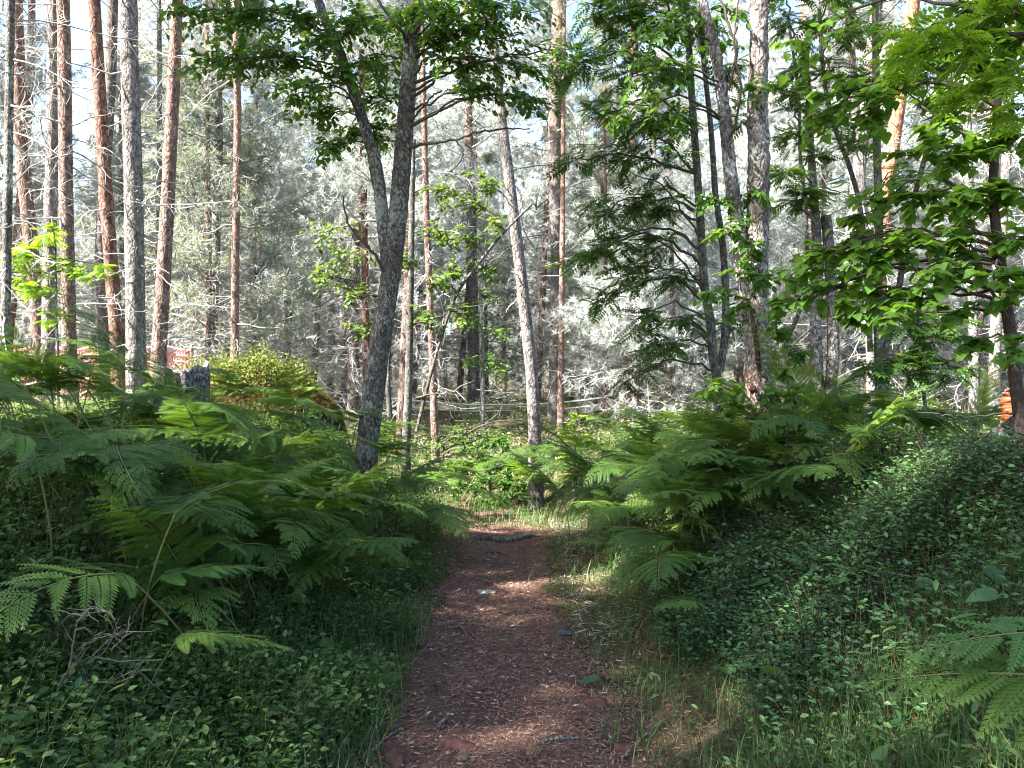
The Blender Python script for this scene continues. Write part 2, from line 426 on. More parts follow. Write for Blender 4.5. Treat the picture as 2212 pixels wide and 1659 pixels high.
def path_mat():
    m, nt, N, L, p, out = new_mat('trodden_soil')
    tc = N.new("ShaderNodeTexCoord").outputs["Object"]
    a = noise(nt, tc, 2.3, 5, 0.6); b = noise(nt, tc, 45, 6, 0.75)
    dk = ramp(nt, b, [(0.3, (0.05, 0.03, 0.024)), (0.5, (0.11, 0.067, 0.05)), (0.72, (0.20, 0.13, 0.10))])
    lt = ramp(nt, b, [(0.3, (0.09, 0.056, 0.045)), (0.5, (0.155, 0.088, 0.064)), (0.72, (0.27, 0.165, 0.125))])
    f = ramp(nt, a, [(0.40, (0, 0, 0)), (0.58, (1, 1, 1))])
    L.new(mixc(nt, f, dk, lt), p.inputs["Base Color"])
    p.inputs["Roughness"].default_value = 0.95; p.inputs["Specular IOR Level"].default_value = 0.1
    bp = N.new("ShaderNodeBump"); bp.inputs["Strength"].default_value = 0.9; bp.inputs["Distance"].default_value = 0.03
    L.new(b, bp.inputs["Height"]); L.new(bp.outputs[0], p.inputs["Normal"])
    return m
M['ground'] = ground_mat(); M['path'] = path_mat()

# ------------------------------------------------------------------ ground and path
def grid_mesh(X, Y, Z):
    ny, nx = X.shape
    V = np.stack([X, Y, Z], -1).reshape(-1, 3)
    i = np.arange(ny - 1)[:, None] * nx; j = np.arange(nx - 1)[None, :]
    return V, np.stack([i + j, i + j + 1, i + nx + j + 1, i + nx + j], -1).reshape(-1, 4)

xs = np.concatenate([-np.geomspace(6.5, 260, 40)[::-1], np.linspace(-6.4, 6.4, 150), np.geomspace(6.5, 260, 40)])
ys = np.concatenate([-np.geomspace(0.5, 60, 22)[::-1], np.linspace(-0.4, 14, 150), np.geomspace(14.2, 400, 60)])
X, Y = np.meshgrid(xs, ys)
mb = MB(); V, Q = grid_mesh(X, Y, hgt(X, Y)); mb.add(V, Q=Q)
tag(mb.obj('ground', M['ground'], smooth=True), kind='structure')

yy = np.linspace(0.0, 10.2, 230)
wl = 0.47 + 0.05 * np.sin(yy * 2.1) + 0.03 * np.sin(yy * 7.7 + 1) + 0.02 * np.sin(yy * 17) - 0.14 * smooth((yy - 4) / 4)
wr = 0.56 + 0.06 * np.sin(yy * 1.7 + 2) + 0.03 * np.sin(yy * 8.3) + 0.02 * np.sin(yy * 19) - 0.22 * smooth((yy - 3.5) / 4)
ts = np.linspace(0, 1, 26)
Xp = (path_x(yy) - wl)[:, None] * (1 - ts) + (path_x(yy) + wr)[:, None] * ts
Yp = np.repeat(yy[:, None], 26, 1)
edge = np.minimum(ts, 1 - ts)[None] * 2
Zp = hgt(Xp, Yp) + 0.006 + 0.004 * edge + 0.004 * np.sin(Xp * 31) * np.sin(Yp * 27)
mb = MB(); V, Q = grid_mesh(Xp, Yp, Zp); mb.add(V, Q=Q)
tag(mb.obj('path', M['path'], smooth=True), kind='structure')
def path_w(y):
    return np.interp(y, yy, wl), np.interp(y, yy, wr)

# ------------------------------------------------------------------ leaf templates (Y along the leaf, Z its face)
def oval(w=0.55, fold=0.10, bend=-0.06):
    V = np.array([[0, 0, 0], [w * .5, .34, fold], [w * .38, .70, fold * .8 + bend * .5], [0, 1, bend], [-w * .38, .70, fold * .8 + bend * .5], [-w * .5, .34, fold]])
    return V, np.array([[0, 1, 2, 3], [0, 3, 4, 5]])
def heart(w=0.86):
    V = np.array([[0, 0, 0], [.30 * w, -.07, .03], [.5 * w, .26, .07], [.27 * w, .68, .03], [0, 1, -.10], [-.27 * w, .68, .03], [-.5 * w, .26, .07], [-.30 * w, -.07, .03], [0, .42, -.01]])
    return V, np.array([[0, 1, 2, 8], [8, 2, 3, 4], [8, 4, 5, 6], [0, 8, 6, 7]])
def pinnate(n=6, ll=0.36, w=0.13, droop=0.14):
    Vs, Qs = [], []
    k = 0
    def leaflet(p, d):
        nonlocal k
        s = np.array([d[1], -d[0], 0]); 
        Vs.extend([p, p + d * ll * .45 + s * w * .5 + [0, 0, .012], p + d * ll + [0, 0, -.05], p + d * ll * .45 - s * w * .5 + [0, 0, .012]])
        Qs.append([k, k + 1, k + 2, k + 3]); k += 4
    for i in range(n):
        y = .22 + .70 * i / (n - 1)
        sc = 1 - .25 * abs(i / (n - 1) - .4)
        for sd in (-1, 1):
            a = R(62 - 8 * i / n)
            leaflet(np.array([0, y, -droop * y * y]), np.array([sd * math.sin(a), math.cos(a), -.08]) * sc)
    leaflet(np.array([0, .95, -droop * .9]), np.array([0, 1., -.1]) * .8)
    Vs.extend([[-.008, 0, 0], [.008, 0, 0], [.008, .95, -droop * .9], [-.008, .95, -droop * .9]]); Qs.append([k, k + 1, k + 2, k + 3])
    return np.array(Vs, float), np.array(Qs)
def tuft(n=14, w=0.10, spread=1.0, seed=3):
    g = np.random.default_rng(seed); Vs, Ts = [], []
    for i in range(n):
        d = nrm(np.array([g.normal(0, spread * .55), g.uniform(.25, 1.0), g.normal(0, spread * .55)]))
        s = nrm(np.cross(d, g.normal(0, 1, 3)))
        b = np.array([0, g.uniform(-.5, .25), 0])
        l = g.uniform(.7, 1.05)
        Vs += [b - s * w * .5, b + s * w * .5, b + d * l]; Ts.append([3 * i, 3 * i + 1, 3 * i + 2])
    return np.array(Vs), np.array(Ts)
OVAL, OVAL_N, HEART, PINN = oval(), oval(0.34, 0.06, -.1), heart(), pinnate()
LILY = heart(0.62)
TUFT, TUFT2 = tuft(16, .085, 1.0, 3), tuft(12, .12, 1.2, 5)

# ------------------------------------------------------------------ pines
def dead_branches(mb, axis, z0, z1, n, lmin, lmax, r0, seed, sub=6, droop=0.25, keep=None, thick=0.011):
    """bare side branches round a stem; axis(z) gives the stem centre"""
    g = np.random.default_rng(seed); K = 6
    z = np.sort(g.uniform(z0, z1, n)); ph = g.uniform(0, 2 * math.pi, n)
    if keep is not None:
        ph = keep[0] + (g.random(n) - .5) * keep[1]
    L_ = g.uniform(lmin, lmax, n) * (0.5 + 0.5 * g.random(n))
    el = g.normal(-0.05, 0.28, n)
    d = np.stack([np.cos(ph) * np.cos(el), np.sin(ph) * np.cos(el), np.sin(el)], -1)
    P = np.zeros((n, K, 3)); P[:, 0] = axis(z)
    for k in range(1, K):
        d = nrm(d + g.normal(0, .20, (n, 3)) + np.array([0, 0, -droop * .35 if k < 4 else droop * .5]))
        P[:, k] = P[:, k - 1] + d * (L_ / (K - 1))[:, None]
    rb = thick * (0.6 + 0.6 * L_ / lmax)
    mb.tubes(P, rb[:, None] * np.linspace(1, .22, K)[None], 4, tint=np.repeat(g.random(n) * .8, (K - 1) * 4))
    m = n * sub; bi = np.repeat(np.arange(n), sub); t = g.uniform(.2, .98, m) * (K - 1)
    i0 = np.minimum(t.astype(int), K - 2); f = (t - i0)[:, None]
    s = P[bi, i0] * (1 - f) + P[bi, i0 + 1] * f
    dd = nrm(P[bi, i0 + 1] - P[bi, i0])
    dd = nrm(dd * .6 + g.normal(0, .65, (m, 3)))
    l2 = (L_[bi] * g.uniform(.12, .45, m))
    P2 = np.zeros((m, 5, 3)); P2[:, 0] = s
    for k in range(1, 5):
        dd = nrm(dd + g.normal(0, .32, (m, 3)) + np.array([0, 0, -.06]))
        P2[:, k] = P2[:, k - 1] + dd * (l2 / 4)[:, None]
    mb.tubes(P2, (thick * .42 * np.linspace(1, .3, 5))[None].repeat(m, 0), 3, tint=np.repeat(g.random(m), 12))
    return P

def crown(mbT, mbN, h0, h1, n, lmax, seed, tuft_size=0.14, per=26, shape=1.0, off=(0, 0)):
    """live crown: whorls of branches with needle tufts, local origin at h=0"""
    g = np.random.default_rng(seed); K = 6
    z = g.uniform(h0, h1, n); t = (z - h0) / (h1 - h0)
    ph = g.uniform(0, 2 * math.pi, n)
    L_ = lmax * (1.05 - t)**shape * g.uniform(.55, 1.1, n) + .25
    el = g.normal(.12, .22, n) + t * .5
    d = np.stack([np.cos(ph) * np.cos(el), np.sin(ph) * np.cos(el), np.sin(el)], -1)
    P = np.zeros((n, K, 3)); P[:, 0, 2] = z; P[:, 0, 0] = off[0]; P[:, 0, 1] = off[1]
    for k in range(1, K):
        d = nrm(d + g.normal(0, .16, (n, 3)) + np.array([0, 0, .03]))
        P[:, k] = P[:, k - 1] + d * (L_ / (K - 1))[:, None]
    mbT.tubes(P, (0.018 * (0.5 + L_ / lmax))[:, None] * np.linspace(1, .25, K)[None], 4, tint=.25)
    m = n * per; bi = np.repeat(np.arange(n), per); tt = g.uniform(.28, 1.0, m)**.8 * (K - 1)
    i0 = np.minimum(tt.astype(int), K - 2); f = (tt - i0)[:, None]
    s = P[bi, i0] * (1 - f) + P[bi, i0 + 1] * f
    s = s + g.normal(0, 1, (m, 3)) * (L_[bi] * .11 + .04)[:, None] * np.array([1, 1, .55])
    dd = nrm(P[bi, i0 + 1] - P[bi, i0]) * .8 + g.normal(0, .5, (m, 3)) + np.array([0, 0, .15])
    clump = g.random(n)[bi] * .55 + g.random(m) * .45
    mbN.place(TUFT, frames(dd, g.normal(0, 1, (m, 3)), tuft_size * g.uniform(.7, 1.25, m)), s, tint=clump)

def stem_axis(P):
    o = np.argsort(P[:, 2])
    return lambda z: np.stack([np.interp(z, P[o, 2], P[o, 0]), np.interp(z, P[o, 2], P[o, 1]), np.asarray(z, float)], -1)

# shared crowns for the tall pines: three shapes
CROWNS = []
for k in range(3):
    a, b = MB(), MB()
    crown(a, b, -1.2, 5.0, 34, 2.3, 40 + k, 0.17, 26)
    CROWNS.append(merge([(b, M['needles']), (a, M['dead_twig'])], 'crown'))

def tall_pine(name, label, px, depth, w_bot, w_top, mat, height=14.0, dead=(40, .5, 1.5), group=None, seed=0, sub=6, crown_i=0, z0=None, cs=0.72, base_v=None, cat="pine tree", rough=.05, thick=.011):
    """a pine whose stem passes through picture points px=[(u,v)...] from the top down, at distance depth"""
    pts = [at(u, v, depth) for u, v in px]
    pts = pts[::-1]                                   # bottom first
    b = pts[0]; bz = float(hgt(b[0], b[1]))
    low = np.array([b[0], b[1], bz - .15]) if b[2] > bz + .05 else None
    if low is not None:
        k = (pts[1] - pts[0]) / (pts[1][2] - pts[0][2]); low = b + k * (bz - .15 - b[2]) * .5; low[2] = bz - .15
        pts = [low] + pts
    base = np.array([pts[0][0], pts[0][1], bz])
    top = pts[-1]; k = nrm(pts[-1] - pts[-2])
    if top[2] - bz < height:
        pts.append(top + k * (height + bz - top[2]) / max(k[2], .5))
    rb, rt = w_bot * depth / FPX / 2, w_top * depth / FPX / 2
    loc = [p - base for p in pts]
    n = len(loc)
    hz = np.array([p[2] for p in loc]); vis_top = pts[n - 2][2] - bz if n > 2 else height
    rads = [float(np.interp(z, [0, .35, vis_top, height + 1], [rb * 1.22, rb, rt, rt * .55])) for z in np.linspace(0, hz[-1], 12)]
    o = thing(name, label, cat, tuple(base), group=group)
    mbt = MB()
    P, rr = trunk(mbt, loc, rads, rings=70, seg=16, rough=rough, seed=seed)
    mbt.obj('trunk', mat, o, smooth=True)
    if dead[0]:
        mbb = MB()
        dead_branches(mbb, stem_axis(P), z0 if z0 is not None else .9, min(height * .72, 9.5), dead[0], dead[1], dead[2], rb, seed + 5, sub=sub, thick=thick)
        mbb.obj('twig_sprays', M['dead_twig'], o)
    if cs:
        ct = P[int(len(P) * .86)]
        for me in (CROWNS[crown_i % 3],):
            c = mkobj('crown', me, o); c.location = ct; c.scale = (cs,) * 3; c.rotation_euler[2] = seed * 1.3
    return o

RED, GRY, RUS, ORA, SPR = M['pine_bark_red'], M['pine_bark'], M['pine_bark_russet'], M['pine_bark_orange'], M['spruce_bark']
tall_pine('spruce_tree', 'thin lichen-speckled dark trunk at the left edge of the wood, dead twigs on it', [(24, -20), (20, 200), (17, 420), (14, 600), (10, 750)], 8.5, 20, 16, SPR, 11, (70, .5, 1.7), seed=1, sub=8, cat="spruce tree")
tall_pine('pine_tree', 'pinkish pine trunk curving behind the dark lichen-speckled one', [(34, 0), (46, 300), (66, 520), (85, 740)], 14, 28, 26, RED, 15, (50, .6, 1.8), seed=2, crown_i=1)
tall_pine('pine_tree', 'grey scaly pine standing behind the slim reddish one', [(116, 0), (114, 250), (108, 500), (104, 760)], 12.5, 28, 24, GRY, 15, (55, .5, 1.7), seed=3, crown_i=2)
tall_pine('pine_tree', 'slim brown pine in front of the grey scaly one, sunlit halfway up', [(137, 0), (141, 250), (143, 450), (150, 750)], 9.5, 30, 26, RED, 14, (55, .4, 1.5), seed=4)
tall_pine('pine_tree', 'smooth russet pine trunk leaning left beside the big whitish pine', [(203, 0), (214, 180), (228, 400), (244, 620), (254, 750)], 11.5, 30, 25, RUS, 15, (34, .5, 1.6), seed=5, crown_i=1, rough=.03)
tall_pine('pine_tree', 'pale forked grey pine half hidden behind the russet trunk', [(243, 20), (238, 190), (226, 380), (218, 560), (226, 760)], 14.5, 24, 22, GRY, 15, (40, .5, 1.8), seed=6, crown_i=2)
tall_pine('pine_tree', 'biggest pine on the left, bark bleached white along its sunlit side', [(278, 0), (281, 160), (288, 380), (291, 560), (294, 760)], 10, 41, 36, GRY, 15, (60, .4, 1.5), seed=7)
tall_pine('pine_tree', 'thin pale pole of a pine just behind and beside the biggest pine', [(344, 0), (345, 250), (343, 500), (338, 740)], 15, 13, 9, SPR, 13, (70, .5, 1.8), seed=8, crown_i=1, cs=.7)
tall_pine('pine_tree', 'reddish pine leaning slightly right, dead branches on both its sides', [(383, 0), (376, 160), (364, 400), (353, 600), (344, 750)], 11, 33, 24, RED, 14, (70, .5, 1.7), seed=9, crown_i=2)
tall_pine('pine_tree', 'thin dark young pine bristling with dead branches left of the pale slim pine', [(447, 120), (449, 400), (451, 600), (449, 770)], 16, 13, 9, RED, 11, (110, .5, 1.9), seed=10, crown_i=1, cs=.7, sub=8)
tall_pine('pine_tree', 'slim straight pine with pale base rising behind the mossy boulder', [(509, 0), (513, 250), (509, 520), (507, 770)], 14.5, 18, 14, RED, 14, (70, .5, 1.7), seed=11, cs=.8)
tall_pine('pine_tree', 'narrow reddish pine seen between the boulder and the grey forked tree', [(558, 300), (561, 550), (560, 770)], 22, 10, 8, RED, 13, (70, .5, 1.9), seed=12, crown_i=1, cs=.9)
tall_pine('pine_tree', 'leaning pine with a pale scar at its foot, beside the end of the path', [(1072, 150), (1085, 270), (1108, 450), (1130, 640), (1150, 830), (1157, 1030)], 10.2, 29, 21, GRY, 12, (16, .4, 1.1), seed=13, z0=2.2, cs=.8)
tall_pine('pine_tree', 'tall pale pine glowing in the sun right of the leaning one, twisted limbs', [(1207, 0), (1203, 150), (1197, 320), (1203, 560), (1198, 900)], 20, 29, 26, GRY, 17, (60, .8, 2.6), seed=14, crown_i=2, thick=.02)
tall_pine('pine_tree', 'narrow dark pine stem close against the tall pale one', [(1216, 380), (1214, 600), (1212, 760), (1211, 930)], 17, 15, 10, RED, 10, (40, .4, 1.4), seed=15, cs=.6)
tall_pine('pine_tree', 'slim orange-brown pine in the middle of the sunny stand', [(1308, 500), (1309, 700), (1310, 900)], 19, 11, 8, RED, 9, (60, .4, 1.5), seed=16, crown_i=1, cs=.55)
tall_pine('pine_tree', 'reddish pine stem behind the drooping leaves of the twin rowan', [(1449, 450), (1452, 650), (1453, 880)], 20, 12, 9, RED, 11, (60, .4, 1.6), seed=17, cs=.6)
tall_pine('pine_tree', 'dark pine stem at the back behind the grey forked tree', [(786, 430), (788, 560), (790, 690), (792, 850)], 17, 17, 14, RUS, 13, (40, .5, 1.6), seed=18, crown_i=2)
tall_pine('pine_tree', 'reddish pine with grey foot seen right of the grey forked tree', [(916, 240), (922, 480), (931, 700), (941, 980)], 13, 17, 12, RED, 11, (50, .5, 1.6), seed=19, crown_i=1, cs=.7)
tall_pine('pine_tree', 'orange pine trunk glowing behind the thin dark stems', [(1946, 190), (1930, 300), (1912, 420), (1902, 560), (1890, 760)], 15, 32, 30, ORA, 14, (24, .5, 1.7), seed=20, crown_i=2, rough=.03)
tall_pine('pine_tree', 'sunlit orange pine seen above the broken snag', [(1740, 100), (1748, 300), (1752, 500), (1757, 800)], 18, 18, 15, ORA, 14, (60, .6, 2.0), seed=21)
tall_pine('pine_tree', 'grey pine trunk bright in the sun behind the leafy right-hand bushes', [(1862, 420), (1872, 560), (1880, 700), (1884, 840)], 13, 22, 18, GRY, 12, (60, .8, 2.2), seed=22, crown_i=1, thick=.016)
tall_pine('pine_tree', 'dark pine trunk leaning behind the pair of grey stems', [(1835, 560), (1822, 680), (1806, 830)], 16, 34, 30, GRY, 13, (30, .6, 2.0), seed=23, crown_i=2)
tall_pine('pine_tree', 'dark grey pine stem at the far right beyond the ferns', [(2098, 560), (2102, 700), (2104, 840)], 11, 20, 18, SPR, 11, (30, .4, 1.5), seed=24, crown_i=1)
tall_pine('pine_tree', 'purplish pine stem next to the orange cone at the far right', [(2160, 560), (2152, 700), (2148, 830)], 16, 24, 22, GRY, 13, (40, .6, 2.0), seed=25)

# ---- the stand behind: three sorts of pine, copied
def stand_pine(seed, h, r, ndead, lmax, crown0, ncrown, clen, mat, nmat, per=24, ts=.17):
    o = bpy.data.objects.new('pine_tree', None); C.objects.link(o)
    g = np.random.default_rng(seed)
    w = np.cumsum(g.normal(0, .10, (5, 2)), axis=0)
    loc = [np.array([w[i, 0], w[i, 1], z]) for i, z in enumerate((-.2, h * .28, h * .52, h * .78, h))]
    loc[0][:2] = 0
    mt, mbr, mt2, mn = MB(), MB(), MB(), MB()
    P, rr = trunk(mt, loc, [r * 1.2, r, r * .85, r * .6, r * .12], 26, 8, .05, seed=seed)
    mt.obj('trunk', mat, o, smooth=True)
    dead_branches(mbr, stem_axis(P), .5, max(2.5, h * crown0 * 1.25), ndead, .5, lmax, r, seed + 1, sub=14, thick=.0115)
    mbr.obj('twig_sprays', M['dead_twig'], o)
    n0 = MB(); crown(mt2, mn, h * crown0, h * .99, ncrown, clen, seed + 2, ts, per)
    cx = P[int(len(P) * .75)]
    mkobj('crown', merge([(mn, nmat), (mt2, M['dead_twig'])], 'crown'), o)
    return o
VARIANTS = [
    stand_pine(101, 15, .13, 70, 1.9, .34, 70, 2.5, RED, M['needles'], 34, .20),
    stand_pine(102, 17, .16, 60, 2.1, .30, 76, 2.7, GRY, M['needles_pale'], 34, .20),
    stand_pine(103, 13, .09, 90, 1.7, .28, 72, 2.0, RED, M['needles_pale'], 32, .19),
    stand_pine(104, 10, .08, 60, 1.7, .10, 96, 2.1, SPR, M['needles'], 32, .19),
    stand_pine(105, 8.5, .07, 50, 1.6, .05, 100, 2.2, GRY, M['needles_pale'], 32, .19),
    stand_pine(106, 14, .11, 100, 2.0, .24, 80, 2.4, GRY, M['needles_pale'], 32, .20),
]
VLAB = ['reddish bare-stemmed pine in the sunny stand behind the clearing', 'grey-barked tall pine in the stand behind the clearing',
        'thin reddish pine full of pale dead twigs in the stand behind', 'young dark bushy pine with needles almost to the ground in the stand behind',
        'young pale bushy pine with needles almost to the ground in the stand behind', 'thin grey pine full of dead twigs in the stand behind']
def copy_tree(o):
    c = o.copy(); C.objects.link(c)
    for ch in o.children:
        k = ch.copy(); C.objects.link(k); k.parent = c
        for g in ch.children:
            kk = g.copy(); C.objects.link(kk); kk.parent = k
    return c
g = np.random.default_rng(5)
spots = []
tries = 0
while len(spots) < 262 and tries < 40000:
    tries += 1
    y = 16 + (78 - 16) * g.random()**1.0
    x = g.uniform(-1, 1) * (.70 * y + 3)
    u = 1106 + x / y * FPX
    if y < 22 and (980 < u < 1350): continue
    if y < 26 and (850 < u < 1300) and g.random() < .6: continue
    sp = 1.5 if y < 30 else 2.0
    if all((x - a)**2 + (y - b)**2 > sp * sp for a, b in spots):
        spots.append((x, y))
used = set()
for x, y in spots:
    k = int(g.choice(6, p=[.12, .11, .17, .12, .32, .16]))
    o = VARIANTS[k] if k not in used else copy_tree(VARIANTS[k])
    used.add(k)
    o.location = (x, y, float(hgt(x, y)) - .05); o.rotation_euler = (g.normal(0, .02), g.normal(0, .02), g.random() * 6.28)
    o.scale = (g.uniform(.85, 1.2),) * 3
    tag(o, VLAB[k], 'pine tree', ['reddish pines of the stand behind', 'grey pines of the stand behind', 'thin reddish twiggy pines of the stand behind', 'dark bushy young pines behind', 'pale bushy young pines behind', 'thin grey twiggy pines of the stand behind'][k])

# ------------------------------------------------------------------ broadleaf builders
def twig_cloud(mbB, mbL, anchor, center, rad, ntwig, T, lsize, nleaf, r0=.012, seed=0, droop=.25, flat=False, bow=.15, tmat=0):
    """a limb from anchor to center with twigs through an ellipsoid and leaves on them"""
    g = np.random.default_rng(seed)
    anchor, center = np.asarray(anchor, float), np.asarray(center, float)
    rad = np.asarray(rad, float) * np.ones(3)
    Ld = np.linalg.norm(center - anchor)
    mid = (anchor + center) / 2 + np.array([0, 0, bow * Ld]) + g.normal(0, .06 * Ld, 3)
    tip = center + nrm(center - anchor) * rad * .5
    P = spline([anchor, mid, center, tip], 12)
    P[1:-1] += g.normal(0, .008 + .006 * Ld, (10, 3))
    mbB.tubes(P[None], (r0 * np.linspace(1, .22, 12))[None], 5, tint=.4, mat=tmat)
    n = ntwig; K = 6
    t = g.uniform(.38, 1, n) * 11; i0 = np.minimum(t.astype(int), 10); f = (t - i0)[:, None]
    s = P[i0] * (1 - f) + P[i0 + 1] * f
    e = center + nrm(g.normal(0, 1, (n, 3))) * rad * g.random((n, 1))**.45
    dv = e - s
    Q = np.linspace(0, 1, K)[None, :, None]
    W = s[:, None, :] + dv[:, None, :] * Q
    ln = np.linalg.norm(dv, axis=1)
    W[:, 1:-1] += g.normal(0, 1, (n, K - 2, 3)) * (ln * .045)[:, None, None]
    W[:, :, 2] -= (np.linspace(0, 1, K)**2)[None] * (droop * ln * .35)[:, None] - (np.sin(np.linspace(0, math.pi, K)))[None] * (.07 * ln)[:, None]
    mbB.tubes(W, (r0 * .28 * np.linspace(1, .35, K))[None].repeat(n, 0) * (0.6 + .6 * g.random((n, 1))), 3, tint=.35, mat=tmat)
    m = n * nleaf; ti = np.repeat(np.arange(n), nleaf)
    tt = np.tile((np.arange(nleaf) + .7) / nleaf, n) * .8 + .2 + g.normal(0, .02, m)
    tt = np.clip(tt, 0, 1) * (K - 1); j = np.minimum(tt.astype(int), K - 2); ff = (tt - j)[:, None]
    p = W[ti, j] * (1 - ff) + W[ti, j + 1] * ff
    dd = nrm(W[ti, j + 1] - W[ti, j])
    side = nrm(np.cross(dd, np.array([0, 0, 1.])) + 1e-6)
    sg = np.where(np.arange(m) % 2 == 0, 1., -1.)[:, None]
    d = dd * .55 + side * sg * (.75 + .3 * g.random((m, 1))) + np.array([0, 0, -droop]) + g.normal(0, .22, (m, 3))
    up = np.array([0, 0, 1.]) + g.normal(0, .25 if flat else .42, (m, 3))
    mbL.place(T, frames(d, up, lsize * g.uniform(.65, 1.15, m)), p, tint=np.clip(.5 * g.random(n)[ti] + .5 * g.random(m), 0, 1))

def limb(mb, pts, r0, r1, seed=0, seg=6, n=26, mat=0, jit=.0045):
    g = np.random.default_rng(seed)
    P = spline(pts, n); P[1:-1] += g.normal(0, jit, (n - 2, 3))
    mb.tubes(P[None], np.linspace(r0, r1, n)[None] * (1 + g.normal(0, .08, (1, n))), seg, tint=.4, mat=mat)
    return P

def broadleaf(name, label, cat, stems, barkmat, leafmat, T, lsize, clusters, depth, nleaf=7, droop=.25, flat=False, seed=0, extra=None, group=None, twigmat='dark_twig', rough=.07, dense=1.9, spread=1.1, dscale=1.0):
    """stems: list of (points [(u,v[,d])], w_bot, w_top); clusters: (u,v,d,ru,ntwig[,flatness]) leaf masses"""
    W3 = lambda p: at(p[0], p[1], p[2] * dscale if len(p) > 2 else depth)
    b = W3(stems[0][0][0]); bz = float(hgt(b[0], b[1])); base = np.array([b[0], b[1], bz])
    o = thing(name, label, cat, tuple(base), group=group)
    lines = []
    for k, (pp, wb, wt) in enumerate(stems):
        pts = [W3(p) for p in pp]
        rb, rt = wb * depth / FPX / 2, wt * depth / FPX / 2
        if k == 0:
            low = pts[0].copy(); low[2] = bz - .2; low[:2] += (pts[0] - pts[1])[:2] * .4
            if pts[0][2] > bz - .1: pts = [low] + pts
            rads = [rb * 1.25, rb * 1.02] + list(np.linspace(rb, rt, 8))
        else:
            rads = [rb, rt]
        mbt = MB()
        P, rr = trunk(mbt, [p - base for p in pts], rads, rings=90 if k == 0 else 70, seg=18, rough=rough, seed=seed + k)
        mbt.obj('trunk' if k == 0 else 'stem', barkmat, o, smooth=True)
        lines.append(P)
    allp = np.vstack(lines)
    mbB, mbL = MB(), MB()
    for pp, r0, r1 in extra or []:
        ml = MB(); limb(ml, [W3(p) - base for p in pp], r0, r1, seed=int(abs(pp[0][0])) % 97); ml.obj('limb', M[twigmat], o)
    for i, c in enumerate(clusters):
        u, v, d, ru, nt = c[:5]; d = d * dscale
        ctr = at(u, v, d) - base; rad = ru * d / FPX
        dist = np.linalg.norm((allp - ctr) * np.array([1, 1, 1.0]), axis=1) + np.where(allp[:, 2] > ctr[2] + .05, .8, 0)
        a = allp[np.argmin(dist)]
        mbB = MB()
        twig_cloud(mbB, mbL, a, ctr, (rad * spread, rad * spread, rad * spread * (c[5] if len(c) > 5 else .75)), int(nt * dense), T, lsize, nleaf, r0=.006 + .007 * min(1.5, np.linalg.norm(ctr - a)), seed=seed * 100 + i, droop=droop, flat=flat)
        mbB.obj('branch', M[twigmat], o)
    if mbL.n: mbL.obj('crown', leafmat, o)
    return o

# the grey forked tree by the path
D = 6.6
cl = [(470, 40, 6.2, 70, 13), (560, 50, 6.4, 80, 13), (655, 45, 6.2, 70, 13), (505, 130, 6.0, 60, 11), (600, 135, 6.3, 75, 12), (640, 205, 6.0, 55, 11),
      (430, 150, 6.2, 45, 8), (760, 60, 6.4, 75, 13), (735, 150, 6.3, 60, 11), (815, 50, 6.8, 70, 12), (820, 150, 6.8, 65, 12), (800, 220, 6.9, 55, 10),
      (700, 255, 6.4, 50, 9), (720, 320, 6.6, 45, 8), (820, 300, 7.0, 50, 9), (960, 60, 6.3, 70, 13), (1030, 60, 6.1, 60, 12), (1000, 140, 6.2, 60, 12), (1040, 190, 6.0, 38, 9),
      (960, 20, 6.0, 70, 12), (1060, 20, 6.0, 55, 10), (900, 30, 6.3, 60, 10), (380, 30, 6.0, 42, 7), (690, 100, 6.1, 50, 9),
      (1110, 80, 6.0, 45, 6), (1150, 150, 5.9, 45, 6), (1215, 110, 5.9, 45, 6), (1120, 215, 5.9, 38, 5), (1185, 225, 5.9, 38, 5), (1090, 150, 6.0, 40, 5), (1150, 30, 6.0, 50, 7), (880, 110, 7.0, 55, 9), (760, 280, 6.9, 45, 7), (940, 110, 6.5, 45, 8)]
broadleaf('willow_tree', 'grey lichen-crusted forked tree leaning over the left side of the path', 'tree',
          [([(790, 1000), (800, 900), (812, 800), (826, 700), (843, 600), (858, 480), (868, 360), (878, 230), (888, 110), (896, -10), (905, -200)], 47, 29),
           ([(838, 640), (836, 560), (826, 470), (815, 370), (790, 280), (758, 180), (725, 90), (690, 10), (655, -120)], 30, 17)],
          M['willow_bark'], M['willow_leaf'], OVAL, .06, cl, D, nleaf=11, droop=.3, seed=3, spread=1.35, dense=2.2,
          extra=[([(838, 600), (805, 545, 6.45), (770, 510, 6.4), (748, 470, 6.4), (742, 425, 6.4)], .016, .006),
                 ([(872, 330), (910, 312, 6.5), (960, 305, 6.4), (985, 302, 6.4), (1030, 285, 6.3), (1085, 280, 6.3), (1145, 278, 6.3)], .016, .005),
                 ([(985, 302, 6.4), (1000, 330, 6.4), (985, 360, 6.4), (960, 380, 6.4)], .008, .003),
                 ([(872, 280), (905, 240, 6.5), (930, 212, 6.5), (955, 196, 6.5)], .011, .007),
                 ([(884, 110), (870, 70, 6.5), (845, 40, 6.5), (815, 0, 6.5), (790, -40, 6.5)], .017, .01),
                 ([(886, 105), (920, 90, 6.45), (955, 55, 6.4), (1000, 28, 6.3), (1060, 0, 6.2)], .02, .008),
                 ([(955, 55, 6.4), (945, 20, 6.4), (935, -40, 6.4)], .009, .006),
                 ([(800, 290), (770, 230, 6.7), (730, 200, 6.6), (690, 215, 6.6)], .009, .004),
                 ([(878, 130), (840, 120, 6.6), (800, 118, 6.6), (760, 140, 6.6)], .009, .004),
                 ([(870, 430), (835, 455, 6.8), (805, 400, 6.8), (800, 330, 6.9), (810, 270, 7.0)], .011, .005)])

